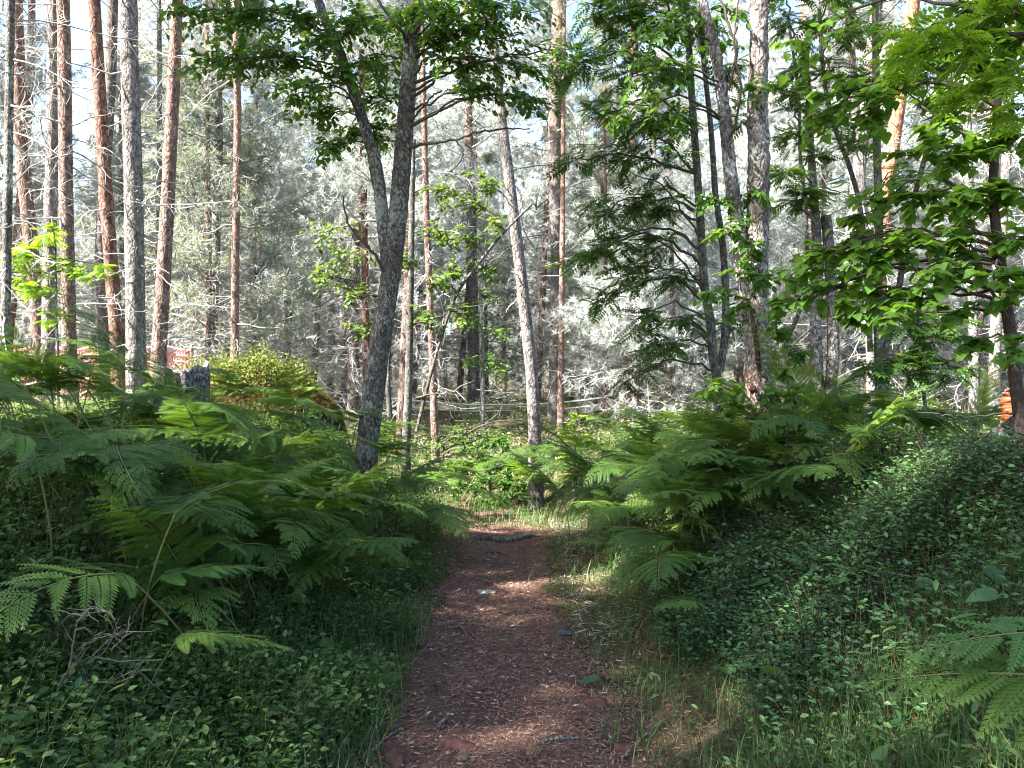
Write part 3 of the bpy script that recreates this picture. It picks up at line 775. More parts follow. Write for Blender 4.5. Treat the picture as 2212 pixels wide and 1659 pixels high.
# leafy tree behind it, small sunny leaves
cl = [(750, 560, 9.0, 55, 8), (705, 600, 9.0, 50, 8), (770, 640, 9.0, 45, 8), (700, 500, 9.2, 45, 6), (960, 420, 9.0, 50, 9), (1000, 520, 9.0, 55, 9), (950, 610, 9.0, 50, 9),
      (1010, 440, 9.2, 40, 7), (920, 690, 9.0, 50, 8), (990, 680, 9.0, 45, 8), (1040, 390, 9.0, 40, 7), (1045, 580, 9.2, 45, 7), (880, 560, 9.0, 40, 6), (940, 500, 9, 45, 7),
      (810, 700, 9, 40, 6), (770, 720, 9, 40, 5), (980, 590, 9, 40, 7), (1070, 480, 9, 40, 6)]
broadleaf('alder_tree', 'slim mottled tree with small bright leaves close behind the grey forked tree', 'tree',
          [([(878, 935), (882, 850), (885, 700), (888, 560), (890, 440), (893, 300)], 19, 10),
           ([(900, 930), (925, 830), (950, 740), (985, 640), (1040, 560), (1100, 490), (1150, 440)], 8, 5),
           ([(842, 900), (838, 820), (842, 740), (850, 660)], 12, 7)],
          M['rowan_bark'], M['small_leaf'], OVAL, .075, cl, 9.0, nleaf=8, droop=.25, seed=5,
          extra=[([(900, 860), (940, 850, 8.9), (960, 860, 8.9), (980, 905, 8.9)], .013, .006), ([(890, 700), (930, 690, 9), (985, 670, 9), (1060, 655, 9)], .012, .005),
                 ([(1010, 600, 9.1), (1070, 560, 9), (1120, 520, 9)], .010, .005)])

# twin-stemmed rowan
cl = [(1300, 60, 6.6, 60, 7), (1380, 70, 6.6, 65, 8), (1250, 130, 6.6, 60, 7), (1340, 160, 6.5, 65, 8), (1430, 150, 6.6, 60, 7), (1290, 250, 6.5, 55, 6), (1380, 260, 6.5, 60, 8),
      (1450, 260, 6.6, 50, 7), (1420, 350, 6.6, 55, 7), (1340, 350, 6.5, 50, 6), (1240, 345, 6.4, 40, 4), (1370, 440, 6.5, 55, 7), (1300, 460, 6.4, 45, 6), (1440, 450, 6.6, 45, 6), (1310, 530, 6.4, 55, 8), (1400, 530, 6.5, 55, 8),
      (1250, 570, 6.4, 45, 6), (1340, 600, 6.4, 55, 8), (1440, 610, 6.6, 50, 7), (1300, 650, 6.4, 35, 4), (1380, 690, 6.5, 45, 6), (1400, 760, 6.5, 38, 5), (1360, 810, 6.5, 28, 3), (1480, 690, 6.7, 38, 5), (1560, 150, 6.9, 50, 6),
      (1500, 60, 6.8, 60, 7), (1590, 250, 7.0, 45, 5), (1460, 750, 6.6, 30, 3), (1590, 700, 7.1, 35, 4), (1210, 160, 6.5, 38, 5), (1480, 20, 6.6, 55, 6), (1380, 10, 6.5, 60, 7), (1290, 10, 6.5, 55, 6)]
broadleaf('rowan_tree', 'twin-stemmed rowan with dark feathered leaves right of the clearing', 'tree',
          [([(1552, 850), (1540, 770), (1535, 700), (1520, 600), (1513, 480), (1505, 360), (1496, 230), (1488, 100), (1480, -40)], 20, 13),
           ([(1556, 800), (1566, 720), (1567, 620), (1560, 520), (1546, 420), (1536, 280), (1522, 150), (1512, 30)], 17, 9)],
          M['rowan_bark'], M['rowan_leaf'], PINN, .165, cl, 6.9, nleaf=5, dense=1.35, droop=.15, flat=True, seed=7,
          extra=[([(1516, 520), (1470, 450, 6.8), (1430, 400, 6.7), (1380, 380, 6.6)], .011, .004), ([(1528, 640), (1470, 560, 6.8), (1420, 520, 6.7), (1360, 520, 6.6)], .012, .005),
                 ([(1538, 730), (1490, 690, 6.8), (1440, 690, 6.7), (1380, 740, 6.6)], .009, .004), ([(1508, 460), (1450, 430, 6.8), (1380, 440, 6.6), (1290, 470, 6.5)], .010, .004)])

# old hollow goat willow with the rotten foot
cl = [(1620, 420, 5.9, 45, 6), (1580, 500, 5.8, 45, 6), (1630, 540, 5.8, 40, 6), (1600, 590, 5.8, 38, 5), (1560, 430, 5.9, 40, 5), (1650, 600, 5.7, 32, 5), (1640, 200, 5.8, 35, 4), (1400, 70, 5.6, 60, 8), (1440, 170, 5.7, 55, 7),
      (1380, 160, 5.6, 50, 7), (1450, 40, 5.7, 55, 7), (1340, 250, 5.7, 45, 5), (1430, 250, 5.7, 45, 6), (1600, 30, 5.9, 50, 5), (1560, 100, 6, 45, 5), (1540, 640, 5.8, 35, 4), (1600, 660, 5.7, 30, 4)]
broadleaf('willow_tree', 'old hollow willow with bark split over a rotten brown foot, right of the rowan', 'tree',
          [([(1640, 930), (1640, 860), (1638, 780), (1635, 700), (1633, 600), (1636, 480), (1640, 360), (1637, 240), (1640, 120), (1640, 0), (1645, -160)], 56, 33),
           ([(1618, 690), (1606, 600), (1592, 480), (1576, 360), (1564, 240), (1546, 120), (1520, 20), (1500, -80)], 34, 20)],
          M['hollow_bark'], M['willow_leaf'], OVAL, .068, cl, 5.9, nleaf=8, spread=1.6, droop=.45, seed=9, rough=.12,
          extra=[([(1560, 230), (1590, 120, 5.8), (1570, 40, 5.8), (1540, -40, 5.8)], .014, .008), ([(1570, 330), (1600, 200, 5.7), (1585, 90, 5.7), (1600, -20, 5.7)], .011, .006)])

# pair of grey stems and the broken snag
broadleaf('birch_tree', 'pair of mottled grey stems growing from one foot, one broken off as a snag', 'tree',
          [([(1770, 880), (1764, 800), (1762, 700), (1766, 600), (1762, 480), (1752, 330), (1745, 180)], 28, 12),
           ([(1792, 860), (1800, 760), (1798, 650), (1793, 560), (1784, 466)], 27, 22)],
          M['birch_bark'], M['rowan_leaf'], PINN, .17, [(1720, 300, 6.9, 50, 5), (1690, 380, 6.8, 45, 4), (1740, 420, 6.9, 45, 4), (1700, 200, 6.9, 50, 5)], 7.2, nleaf=5, droop=.15, flat=True, seed=11)

# dark thin rowans on the right
cl = [(1700, 40, 7.0, 60, 8), (1780, 60, 7.0, 60, 8), (1850, 60, 7.0, 60, 8), (1720, 140, 7.0, 60, 8), (1800, 150, 7.0, 60, 7), (1880, 170, 7.0, 55, 7), (1740, 230, 7.0, 50, 6), (1810, 260, 7.0, 45, 5),
      (1760, 340, 7.0, 40, 4), (1850, 320, 7.2, 40, 4), (1940, 80, 7.2, 60, 7), (2000, 150, 7.2, 55, 6), (1720, 440, 7.0, 40, 4), (1780, 420, 7.0, 40, 4), (1960, 380, 7.4, 45, 5), (1750, 560, 7.0, 35, 4), (1870, 520, 7.2, 35, 3),
      (1930, 560, 7.4, 40, 4), (2010, 420, 7.6, 45, 5), (2050, 560, 7.6, 40, 4), (1700, -20, 7, 60, 7), (1830, -20, 7, 60, 7)]
broadleaf('rowan_tree', 'clump of thin dark rowan stems with leaves high up, right of the broken snag', 'tree',
          [([(1900, 830), (1898, 740), (1897, 620), (1899, 500), (1896, 380), (1893, 260), (1892, 130), (1890, -20)], 19, 14),
           ([(1905, 790), (1935, 660), (1955, 540), (1975, 430), (2000, 330), (2020, 240)], 15, 9),
           ([(1880, 760), (1872, 600), (1860, 460), (1835, 360), (1805, 280), (1780, 170), (1770, 20)], 12, 8),
           ([(1690, 760), (1735, 640), (1742, 480), (1728, 330), (1725, 200), (1705, 60)], 9, 6)],
          M['rowan_bark'], M['rowan_leaf'], PINN, .165, cl, 7.6, nleaf=5, dense=1.3, droop=.15, flat=True, seed=13)

# near tree at the right edge with heart-shaped leaves
cl = [(1720, 110, 3.6, 40, 4), (1800, 210, 3.5, 60, 6), (1880, 240, 3.4, 65, 7), (1960, 170, 3.4, 70, 8), (2040, 240, 3.3, 75, 9), (2130, 180, 3.3, 75, 8), (2180, 90, 3.2, 70, 7), (1760, 260, 3.5, 45, 5),
      (2180, 300, 3.2, 70, 8), (2080, 340, 3.2, 70, 8), (1980, 330, 3.3, 55, 6), (2160, 420, 3.2, 65, 8), (2060, 440, 3.2, 65, 8), (1950, 430, 3.3, 60, 7), (1850, 470, 3.4, 55, 6), (1770, 540, 3.5, 45, 5), (1880, 560, 3.3, 55, 6),
      (1980, 530, 3.2, 60, 7), (2080, 540, 3.2, 60, 7), (2190, 520, 3.1, 50, 6), (1710, 600, 3.5, 45, 6), (1790, 630, 3.5, 55, 6), (1890, 650, 3.3, 55, 6), (1980, 640, 3.3, 50, 5), (1690, 660, 3.5, 40, 5), (1830, 680, 3.4, 45, 4),
      (2060, 680, 3.2, 45, 4), (2180, 640, 3.1, 50, 5), (2110, 740, 3.2, 40, 4), (2040, 100, 3.4, 60, 6), (2100, 20, 3.4, 60, 6), (2020, 600, 3.1, 50, 5), (1930, 690, 3.2, 45, 4), (2150, 600, 3, 45, 4), (2190, 760, 3, 35, 3)]
broadleaf('aspen_tree', 'small near tree with heart-shaped leaves reaching in from the right edge', 'tree',
          [([(2206, 940), (2196, 840), (2185, 740), (2172, 640), (2158, 540), (2145, 420), (2152, 300), (2156, 180), (2158, 60), (2160, -60)], 27, 11)],
          M['dark_bark'], M['alder_leaf'], HEART, .068, cl, 4.15, nleaf=9, spread=1.35, dscale=1.28, droop=.28, flat=True, seed=15, rough=.04,
          extra=[([(2180, 700), (2150, 640, 3.2), (2090, 560, 3.2), (2000, 570, 3.2)], .011, .004), ([(2160, 560), (2090, 530, 3.2), (2010, 530, 3.25), (1900, 540, 3.3)], .010, .004),
                 ([(2150, 330), (2080, 290, 3.25), (2020, 250, 3.3), (1960, 200, 3.4)], .010, .004), ([(2192, 890), (2080, 900, 3.2), (1980, 890, 3.2)], .006, .003)])
# sunny rowan spray over the top right corner
cl = [(1990, 60, 3.0, 55, 5), (2070, 110, 2.9, 60, 5), (2140, 60, 2.9, 60, 5), (2190, 150, 2.8, 60, 5), (2110, 190, 2.9, 45, 4), (2190, 20, 2.8, 60, 5), (1960, 120, 3.0, 40, 4), (2200, 230, 2.8, 50, 4)]
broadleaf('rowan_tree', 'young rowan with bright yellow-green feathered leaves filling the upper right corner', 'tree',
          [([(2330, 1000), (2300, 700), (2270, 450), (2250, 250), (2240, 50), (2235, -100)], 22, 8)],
          M['rowan_bark'], M['sun_toned_rowan_leaf'], PINN, .14, cl, 2.9, nleaf=5, dense=1.1, droop=.12, flat=True, seed=17)
# small sunny rowans under the pines on the left
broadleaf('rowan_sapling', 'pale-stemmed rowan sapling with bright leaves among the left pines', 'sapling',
          [([(125, 760), (122, 690), (121, 600), (118, 520), (112, 470)], 6, 3)], M['spruce_bark'], M['sun_toned_rowan_leaf'], PINN, .16,
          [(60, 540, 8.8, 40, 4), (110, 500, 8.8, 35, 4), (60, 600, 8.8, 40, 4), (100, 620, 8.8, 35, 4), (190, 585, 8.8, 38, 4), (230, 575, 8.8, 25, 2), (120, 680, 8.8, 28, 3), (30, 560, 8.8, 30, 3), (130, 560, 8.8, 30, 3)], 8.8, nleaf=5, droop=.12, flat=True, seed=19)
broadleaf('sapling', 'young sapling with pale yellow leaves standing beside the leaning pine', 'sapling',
          [([(1245, 1080), (1243, 1000), (1241, 930), (1240, 890)], 5, 3)], M['rowan_bark'], M['sun_toned_rowan_leaf'], OVAL, .07,
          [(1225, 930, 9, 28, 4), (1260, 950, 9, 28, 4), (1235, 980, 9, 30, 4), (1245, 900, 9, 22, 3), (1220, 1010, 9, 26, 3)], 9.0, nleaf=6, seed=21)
broadleaf('sapling', 'leafy green sapling growing in front of the hollow willow', 'sapling',
          [([(1700, 960), (1704, 860), (1700, 760), (1695, 700)], 5, 3)], M['rowan_bark'], M['willow_leaf'], OVAL, .08,
          [(1690, 720, 5.2, 30, 4), (1720, 760, 5.2, 35, 4), (1700, 800, 5.2, 35, 4), (1720, 850, 5.2, 30, 4), (1690, 900, 5.2, 35, 4), (1670, 860, 5.2, 26, 3)], 5.2, nleaf=6, seed=23)
broadleaf('sapling', 'low bush of ragged pale leaves on the slope left of the hollow willow', 'sapling',
          [([(1560, 1000), (1556, 900), (1550, 840)], 5, 3)], M['rowan_bark'], M['alder_leaf'], OVAL, .08,
          [(1540, 840, 5.6, 40, 5), (1570, 880, 5.6, 40, 5), (1510, 900, 5.6, 35, 4), (1590, 840, 5.5, 35, 4), (1550, 940, 5.6, 35, 4)], 5.6, nleaf=6, seed=25)
broadleaf('bush', 'round dark leafy bush filling the end of the path before the leaning pine', 'bush',
          [([(1060, 1090), (1058, 1030), (1056, 985)], 6, 4)], M['rowan_bark'], M['willow_leaf'], OVAL, .06,
          [(1000, 1010, 10.6, 40, 16), (1050, 990, 10.6, 45, 18), (1100, 1010, 10.6, 45, 18), (1040, 1040, 10.4, 45, 18), (1100, 1050, 10.4, 40, 16), (990, 1050, 10.4, 35, 14), (1060, 955, 10.8, 40, 14), (1130, 1010, 10.6, 38, 14), (1010, 960, 10.8, 35, 12), (1140, 1060, 10.4, 30, 12), (1090, 960, 10.8, 35, 12), (1060, 1085, 10.2, 40, 14)], 10.6, nleaf=10, seed=27)
broadleaf('bush', 'low sunlit bush at the left of the path end behind the ferns', 'bush',
          [([(960, 1050), (958, 1000), (956, 960)], 6, 4)], M['rowan_bark'], M['small_leaf'], OVAL, .055,
          [(950, 960, 12.5, 40, 16), (990, 940, 12.5, 40, 16), (920, 990, 12.5, 40, 16), (1010, 915, 13, 35, 12), (970, 1000, 12.2, 40, 14), (1180, 960, 12.5, 40, 14), (1220, 940, 12.5, 40, 14), (1200, 1000, 12, 40, 14), (1110, 985, 11.6, 40, 14), (1160, 1010, 11.4, 40, 14), (930, 1030, 11.6, 40, 14), (1080, 940, 12.4, 40, 14)], 12.4, nleaf=9, seed=28)
broadleaf('birch_tree', 'slender dark-leaved young tree in the middle before the sunny stand', 'tree',
          [([(1042, 960), (1043, 850), (1040, 720), (1042, 600), (1045, 480)], 9, 4)], M['spruce_bark'], M['willow_leaf'], OVAL, .06,
          [(1050, 640, 13, 35, 7), (1030, 700, 13, 35, 7), (1070, 720, 13, 40, 8), (1050, 780, 13, 40, 8), (1080, 800, 13, 35, 7), (1020, 780, 13, 30, 6), (1060, 580, 13, 30, 5), (1050, 520, 13, 25, 4)], 13.0, nleaf=8, seed=29)
broadleaf('rowan_tree', 'small rowan in shadow behind the fern bank at the far right', 'tree',
          [([(2000, 900), (1990, 800), (1985, 700), (1980, 600)], 9, 5)], M['rowan_bark'], M['rowan_leaf'], PINN, .17,
          [(1960, 700, 6.5, 45, 5), (2010, 740, 6.5, 45, 5), (2050, 700, 6.5, 40, 4), (1980, 800, 6.5, 40, 4), (2060, 800, 6.5, 40, 4), (1930, 780, 6.5, 40, 4), (1860, 800, 6.5, 35, 3)], 6.5, nleaf=5, droop=.12, flat=True, seed=31)

# ------------------------------------------------------------------ ferns
def frond_mesh(L, W, npair, seed, bend=(.35, -.45), prof='tri', mat='fern', dens=1.0, lobes=False):
    """one bipinnate blade, base at the origin, running along +Y and arching over"""
    g = np.random.default_rng(seed)
    Vs, n, tint = [], 0, []
    Vr = []
    for i in range(npair):
        s = (i + .4) / npair
        s = s**.92
        l = W * ((1 - s)**.8 if prof == 'tri' else max(.05, math.sin(math.pi * min(1, (s * .93 + .12)))**.8))
        if l < .012: continue
        y0 = L * s
        for sd in (-1, 1):
            if g.random() < .03: continue
            ll = l * g.uniform(.80, 1.08); ang = R(64 - 22 * s) + g.normal(0, .09)
            npn = max(4, int(ll / .014 * dens))
            t = (np.arange(npn) + .5) / npn
            yaw = ang - .30 * t * t
            dx = np.cumsum(np.sin(yaw)) * ll / npn; dy = np.cumsum(np.cos(yaw)) * ll / npn
            sag = g.uniform(-.05, .30) * ll
            ax = np.stack([np.sin(yaw), np.cos(yaw), -2 * sag * t / max(ll, .01)], -1); ax = nrm(ax)
            p = np.stack([dx, y0 + dy, -sag * t * t + g.normal(0, .008) * (1 - s)], -1)
            pl = ll * .195 * (1 - t)**.62 * np.minimum(1, .6 + t * 5) + .005
            b = ll / npn * 1.02
            tn = g.random()
            for q in (-1, 1):
                perp = np.stack([ax[:, 1], -ax[:, 0], np.zeros(npn)], -1) * q
                dq = nrm(perp * .86 + ax * .5)
                j = g.uniform(.85, 1.1, (npn, 1))
                quad = np.stack([p - ax * b * .52, p + dq * (pl[:, None] * .72) * j - ax * b * .20, p + dq * pl[:, None] * j + np.array([0, 0, -.004]), p + ax * b * .52 + dq * (pl[:, None] * .12)], 1)
                if sd < 0: quad = quad * np.array([-1, 1, 1])
                if (q < 0) == (sd > 0): quad = quad[:, ::-1]
                if lobes:   # each pinnule gets its own row of teeth
                    for e in range(3):
                        for h_ in (-1, 1):
                            o_ = p + dq * (pl * (.12 + .27 * e))[:, None]; tl = (pl * (.34 - .07 * e))[:, None]
                            d2 = nrm(dq * .75 + ax * h_ * .75); bw = (pl * .15)[:, None]
                            lob = np.stack([o_ - dq * bw, o_ + d2 * tl * .5 - dq * bw * .6, o_ + d2 * tl, o_ + dq * bw * 1.2], 1)
                            if sd < 0: lob = lob * np.array([-1, 1, 1])
                            Vs.append(lob.reshape(-1, 3)); tint.append(np.full(npn, .3 + .4 * tn))
                Vs.append(quad.reshape(-1, 3)); n += npn; tint.append(np.clip(np.full(npn, .3 + .4 * tn) + g.normal(0, .1, npn), 0, 1))
            r = np.stack([p + np.array([0, 0, .001]) - ax[:, [1, 0, 2]] * .0012, p + np.array([0, 0, .001]) + ax[:, [1, 0, 2]] * .0012], 1)
            if sd < 0: r = r * np.array([-1, 1, 1])
    V = np.vstack(Vs)
    yy_ = np.linspace(0, L, 16)
    rac = np.stack([np.zeros(16), yy_, np.full(16, -.002)], -1)
    twist, swing = g.normal(0, .28), g.normal(0, .14)
    def bendv(P):
        P = P + np.stack([swing * P[:, 1]**2 / L, 0 * P[:, 1], 0 * P[:, 1]], -1)
        y = P[:, 1]; th = bend[0] + (bend[1] - bend[0]) * np.clip(y / L, 0, 1.1)
        k = (bend[1] - bend[0]) / L
        # integral of (cos th, sin th)
        cy_ = (np.sin(th) - math.sin(bend[0])) / k; cz_ = -(np.cos(th) - math.cos(bend[0])) / k
        nz = np.stack([np.zeros_like(y), -np.sin(th), np.cos(th)], -1)
        lat = -.08 * P[:, 0]**2 / max(W, .1) + twist * P[:, 0] * np.clip(y / L, 0, 1)
        o = np.stack([P[:, 0], cy_, cz_], -1) + nz * (P[:, 2] + lat)[:, None]
        return o
    mb = MB()
    mb.add(bendv(V), Q=np.arange(len(V)).reshape(-1, 4), tint=np.concatenate(tint))
    mb.tubes(bendv(rac)[None], np.linspace(.0035, .001, 16)[None], 4, tint=.6, mat=1)
    return mb.mesh('frond', [M[mat], M['fern_stalk']])

FR = [frond_mesh(.66, .28, 18, 201, (.45, -.15)), frond_mesh(.60, .26, 17, 202, (.35, -.40)), frond_mesh(.70, .25, 19, 203, (.80, .05)), frond_mesh(.62, .28, 17, 204, (.25, -.25), mat='fern_pale'),
      frond_mesh(.66, .26, 18, 205, (.6, -.35), mat='fern_pale'), frond_mesh(.58, .27, 17, 206, (.15, -.45)), frond_mesh(.72, .27, 19, 207, (.95, .25), mat='fern_pale'), frond_mesh(.64, .24, 18, 208, (.5, -.6))]
FS = [frond_mesh(.42, .20, 14, 211, (.2, -.25)), frond_mesh(.38, .18, 13, 212, (.3, -.45)), frond_mesh(.42, .18, 14, 213, (.2, -.35), mat='fern_pale')]
FN = [frond_mesh(.72, .30, 19, 221, (.2, -.25), mat='fern_near', lobes=True), frond_mesh(.56, .26, 17, 222, (.1, -.3), mat='fern_pale', lobes=True)]
def stalk_mesh(h, lean, seed):
    g = np.random.default_rng(seed)
    mb = MB()
    z = np.linspace(-.08, h, 8); t = np.clip(z / h, 0, 1)
    P = np.stack([g.normal(0, .01) * t, lean * h * t**1.6, z], -1)
    mb.tubes(P[None], np.linspace(.0055, .0036, 8)[None], 5, tint=.5)
    return mb.mesh('stalk', M['fern_stalk']), P[-1]
BR = []
for k in range(18):
    g = np.random.default_rng(300 + k)
    h = (.62, .36, .52, .70, .30, .56, .44, .64, .32, .50, .58, .40, .66, .48, .34, .54, .5, .5)[k]
    me, tip = stalk_mesh(h, g.uniform(.15, .5), 300 + k)
    fr = [(FR[k % 8] if k < 16 else FN[k - 16], tip, 0.0, 1.0)]
    if k % 3 != 0 and k < 16:
        for sd in (-1, 1):
            fr.append((FS[k % 3], tip - np.array([0, .01, .012]), sd * g.uniform(.95, 1.25), g.uniform(.85, 1.1)))
    BR.append((me, fr, tip, h))
NF = 0
TOPV_U = [-400, 0, 130, 250, 330, 420, 560, 700, 740, 900, 960, 1030, 1060, 1150, 1250, 1400, 1600, 1750, 2000, 2300, 2600]
TOPV_V = [745, 745, 760, 735, 770, 805, 808, 812, 880, 900, 950, 1040, 1060, 1000, 900, 870, 900, 830, 850, 900, 900]
def bracken(x, y, face, s, k, label, group, tilt=(0, 0), z=None, cap=True):
    """a bracken: an Empty at its foot, a stalk and one to three fronds; face = heading of the blade"""
    global NF
    NF += 1
    me, fr, tip, h = BR[k % len(BR)]
    zc = CZ + (829.5 - float(np.interp(1106 + x / y * FPX, TOPV_U, TOPV_V))) / FPX * y - .02   # how high the stand reaches there
    s = min(s, (zc - float(hgt(x, y))) / (h + .16)) if cap else s
    if s < .45: return None
    o = thing('bracken_fern', label, 'fern', (x, y, float(hgt(x, y)) if z is None else z), (tilt[0], tilt[1], face), group, s)
    mkobj('stalk', me, o)
    for fm, p, a, sc in fr:
        f = mkobj('frond', fm, o); f.location = p; f.rotation_euler[2] = -a; f.scale = (sc,) * 3
    return o
def bracken_px(u, v, d, face, k, label, group=None, tilt=(0, 0), smin=.6):
    """a bracken whose blade begins at the picture position (u, v), distance d"""
    p = at(u, v, d); me, fr, tip, h = BR[k % len(BR)]
    s = max(smin, (p[2] - float(hgt(p[0], p[1]))) / h)
    off = np.array([-math.sin(face), math.cos(face)]) * tip[1] * s
    x, y = p[0] - off[0], p[1] - off[1]
    return bracken(x, y, face, s, k, label, group, tilt, cap=False)

g = np.random.default_rng(77)
KS = [0, 2, 3, 5, 6, 7, 9, 10, 12, 13, 15, 0, 3, 7, 5, 1, 8]
def fern_zone(n, xr, yr, sr, label, group, mind, test=lambda x, y: True, facing=None, ks=None):
    pts = []
    tr = 0
    while len(pts) < n and tr < 6000:
        tr += 1
        x, y = g.uniform(*xr), g.uniform(*yr)
        d = float(dist_path(x, y))
        if (-0.95 < d < 1.05 and y < 6.3) or (-.62 < d < .55 and y < 9): continue
        if not test(x, y): continue
        if any((x - a)**2 + (y - b)**2 < mind * mind for a, b in pts): continue
        f = g.uniform(0, 6.28) if facing is None else facing + g.normal(0, .9)
        if bracken(x, y, f, g.uniform(*sr), int(g.choice(ks or KS)), label, group, (g.normal(0.02, .17), g.normal(0, .18))): pts.append((x, y))
u_of = lambda x, y: 1106 + x / y * FPX
fern_zone(62, (-3.2, -.95), (3.7, 6.6), (.8, 1.15), 'green bracken in the dense stand covering the left bank', 'bracken of the left bank', .24, lambda x, y: u_of(x, y) > -40 and not (620 < u_of(x, y) < 780 and y < 6.4 and x > -1.6), facing=2.7)
fern_zone(18, (-4.4, -1.2), (6.4, 8.4), (.85, 1.3), 'bracken at the back of the left bank before the boulder', 'bracken at the back of the left bank', .3, lambda x, y: u_of(x, y) > 0, facing=2.7)
fern_zone(20, (-2.0, -.80), (3.2, 5.0), (.85, 1.1), 'bracken standing low among the bilberries beside the path on the left', 'low bracken among bilberries', .26, facing=2.9)
fern_zone(16, (-1.6, -.72), (4.4, 7.0), (.95, 1.25), 'bracken hanging over the left edge of the path below the forked tree', 'bracken over the left path edge', .2, facing=3.6, ks=[1, 4, 8, 14, 11, 2])
fern_zone(34, (.72, 2.3), (4.4, 6.6), (.95, 1.2), 'low bracken at the foot of the right bank beside the path', 'low bracken of the right bank', .2, lambda x, y: not (x > 1.15 and y < 4.85), facing=2.5, ks=[1, 4, 8, 14, 11])
fern_zone(62, (1.0, 3.4), (4.8, 7.2), (.8, 1.15), 'green bracken in the dense stand covering the right bank', 'bracken of the right bank', .22, lambda x, y: u_of(x, y) < 2150 and not (x > 1.15 and y < 4.85), facing=2.4)
fern_zone(34, (.0, 2.2), (6.6, 10.5), (.8, 1.2), 'sunlit bracken beside the end of the path, right', 'sunlit bracken by the path end', .24, facing=2.2)
fern_zone(18, (-1.9, -.45), (6.6, 9.8), (.8, 1.2), 'bracken crowding round the foot of the grey forked tree', 'bracken by the forked tree', .26, facing=3.8)
fern_zone(16, (2.2, 6.0), (7.2, 11.0), (.95, 1.3), 'bracken at the back of the right slope under the thin stems', 'bracken at the back of the right slope', .36, facing=2.4)
bracken_px(2520, 1530, 1.75, 1.45, 16, 'large bright bracken leaning in at the lower right corner', smin=.8)
bracken_px(2480, 1640, 1.6, 1.2, 17, 'bracken lowest in the right corner, only its tip in view', smin=.7)
bracken_px(350, 1290, 3.2, -1.3, 16, 'sunlit yellow-green bracken above the dead branch on the left', tilt=(0, .1))
bracken_px(390, 1440, 2.75, -1.7, 17, 'single broad bracken low beside the dead branch', smin=.3)
bracken_px(180, 1000, 3.9, 2.0, 0, 'tall bracken at the left edge with tips hanging over the bilberries')
bracken_px(330, 1130, 3.6, -2.2, 1, 'wide bracken in the middle of the left bank, tips towards the path')
bracken_px(560, 1150, 4.3, -2.0, 4, 'wide bracken beside the path on the left, third clump from the dead branch')
bracken_px(820, 1110, 5.6, -2.4, 7, 'bracken at the foot of the forked tree, hanging to the path')
bracken_px(100, 850, 4.4, 2.6, 0, 'highest bracken on the left, its tips before the red netting')
bracken_px(1330, 1180, 5.2, 1.9, 3, 'pale bracken arching over the grass right of the path')
bracken_px(1560, 1190, 4.6, 1.7, 6, 'bracken tip hanging in front of the lingonberry mound')
bracken_px(1500, 1310, 3.9, 2.2, 3, 'small bracken at the foot of the lingonberry mound', smin=.3)
bracken_px(1900, 960, 4.9, 2.4, 4, 'tall bracken standing above the lingonberries on the right')
bracken_px(1640, 1020, 5.0, 1.7, 9, 'pale sunlit bracken in front of the hollow willow')

# ------------------------------------------------------------------ ground cover (uncountable: one object each)
def scatter(n, xr, yr, dens=None):
    x = rng.uniform(*xr, n); y = rng.uniform(*yr, n)
    k = np.ones(n, bool) if dens is None else rng.random(n) < dens(x, y)
    return x[k], y[k]
def sprigs(mbS, mbL, x, y, h, nl, ls, T, lean=.25, tint_lo=0.0):
    """upright sprigs with leaves all the way up"""
    n = len(x)
    b = np.stack([x, y, hgt(x, y) - .02], -1)
    hh = h * rng.uniform(.5, 1.15, n) * (.62 + .85 * (.5 + .5 * np.sin(x * 3.1 + 1.7 * np.sin(y * 2.3)) * np.sin(y * 3.7 + 1.1 * np.sin(x * 2.7))))
    d = np.stack([rng.normal(0, lean, n), rng.normal(0, lean, n), np.ones(n)], -1) * hh[:, None]
    Q = np.linspace(0, 1, 4)
    P = b[:, None] + d[:, None] * Q[None, :, None] + (rng.normal(0, .12, (n, 1, 3)) * np.array([1, 1, 0])) * hh[:, None, None] * (Q**2)[None, :, None]
    mbS.tubes(P, np.linspace(.0022, .001, 4)[None].repeat(n, 0), 3, tint=np.repeat(rng.random(n), 9))
    m = n * nl; i = np.repeat(np.arange(n), nl); t = rng.uniform(.25, 1, m)
    j = np.minimum((t * 3).astype(int), 2); f = (t * 3 - j)[:, None]
    p = P[i, j] * (1 - f) + P[i, j + 1] * f
    ph = rng.uniform(0, 2 * math.pi, m)
    out = np.stack([np.cos(ph), np.sin(ph), rng.normal(.15, .3, m)], -1)
    p = p + out * (rng.random(m) * hh[i] * .30)[:, None] * np.array([1, 1, .3])
    up = np.array([0, 0, 1.]) + rng.normal(0, .35, (m, 3))
    mbL.place(T, frames(out, up, ls * rng.uniform(.6, 1.25, m)), p, tint=np.clip(.5 * rng.random(n)[i] + .5 * rng.random(m), 0, 1))
def stuff(name, parts):
    """one object of uncountable cover; parts = [(MB, material)]"""
    return tag(mkobj(name, merge(parts, name)), kind='stuff')

patch = lambda x, y: .5 + .5 * np.sin(x * 2.3 + 1.2 * np.sin(y * 1.7)) * np.sin(y * 2.9 + x)
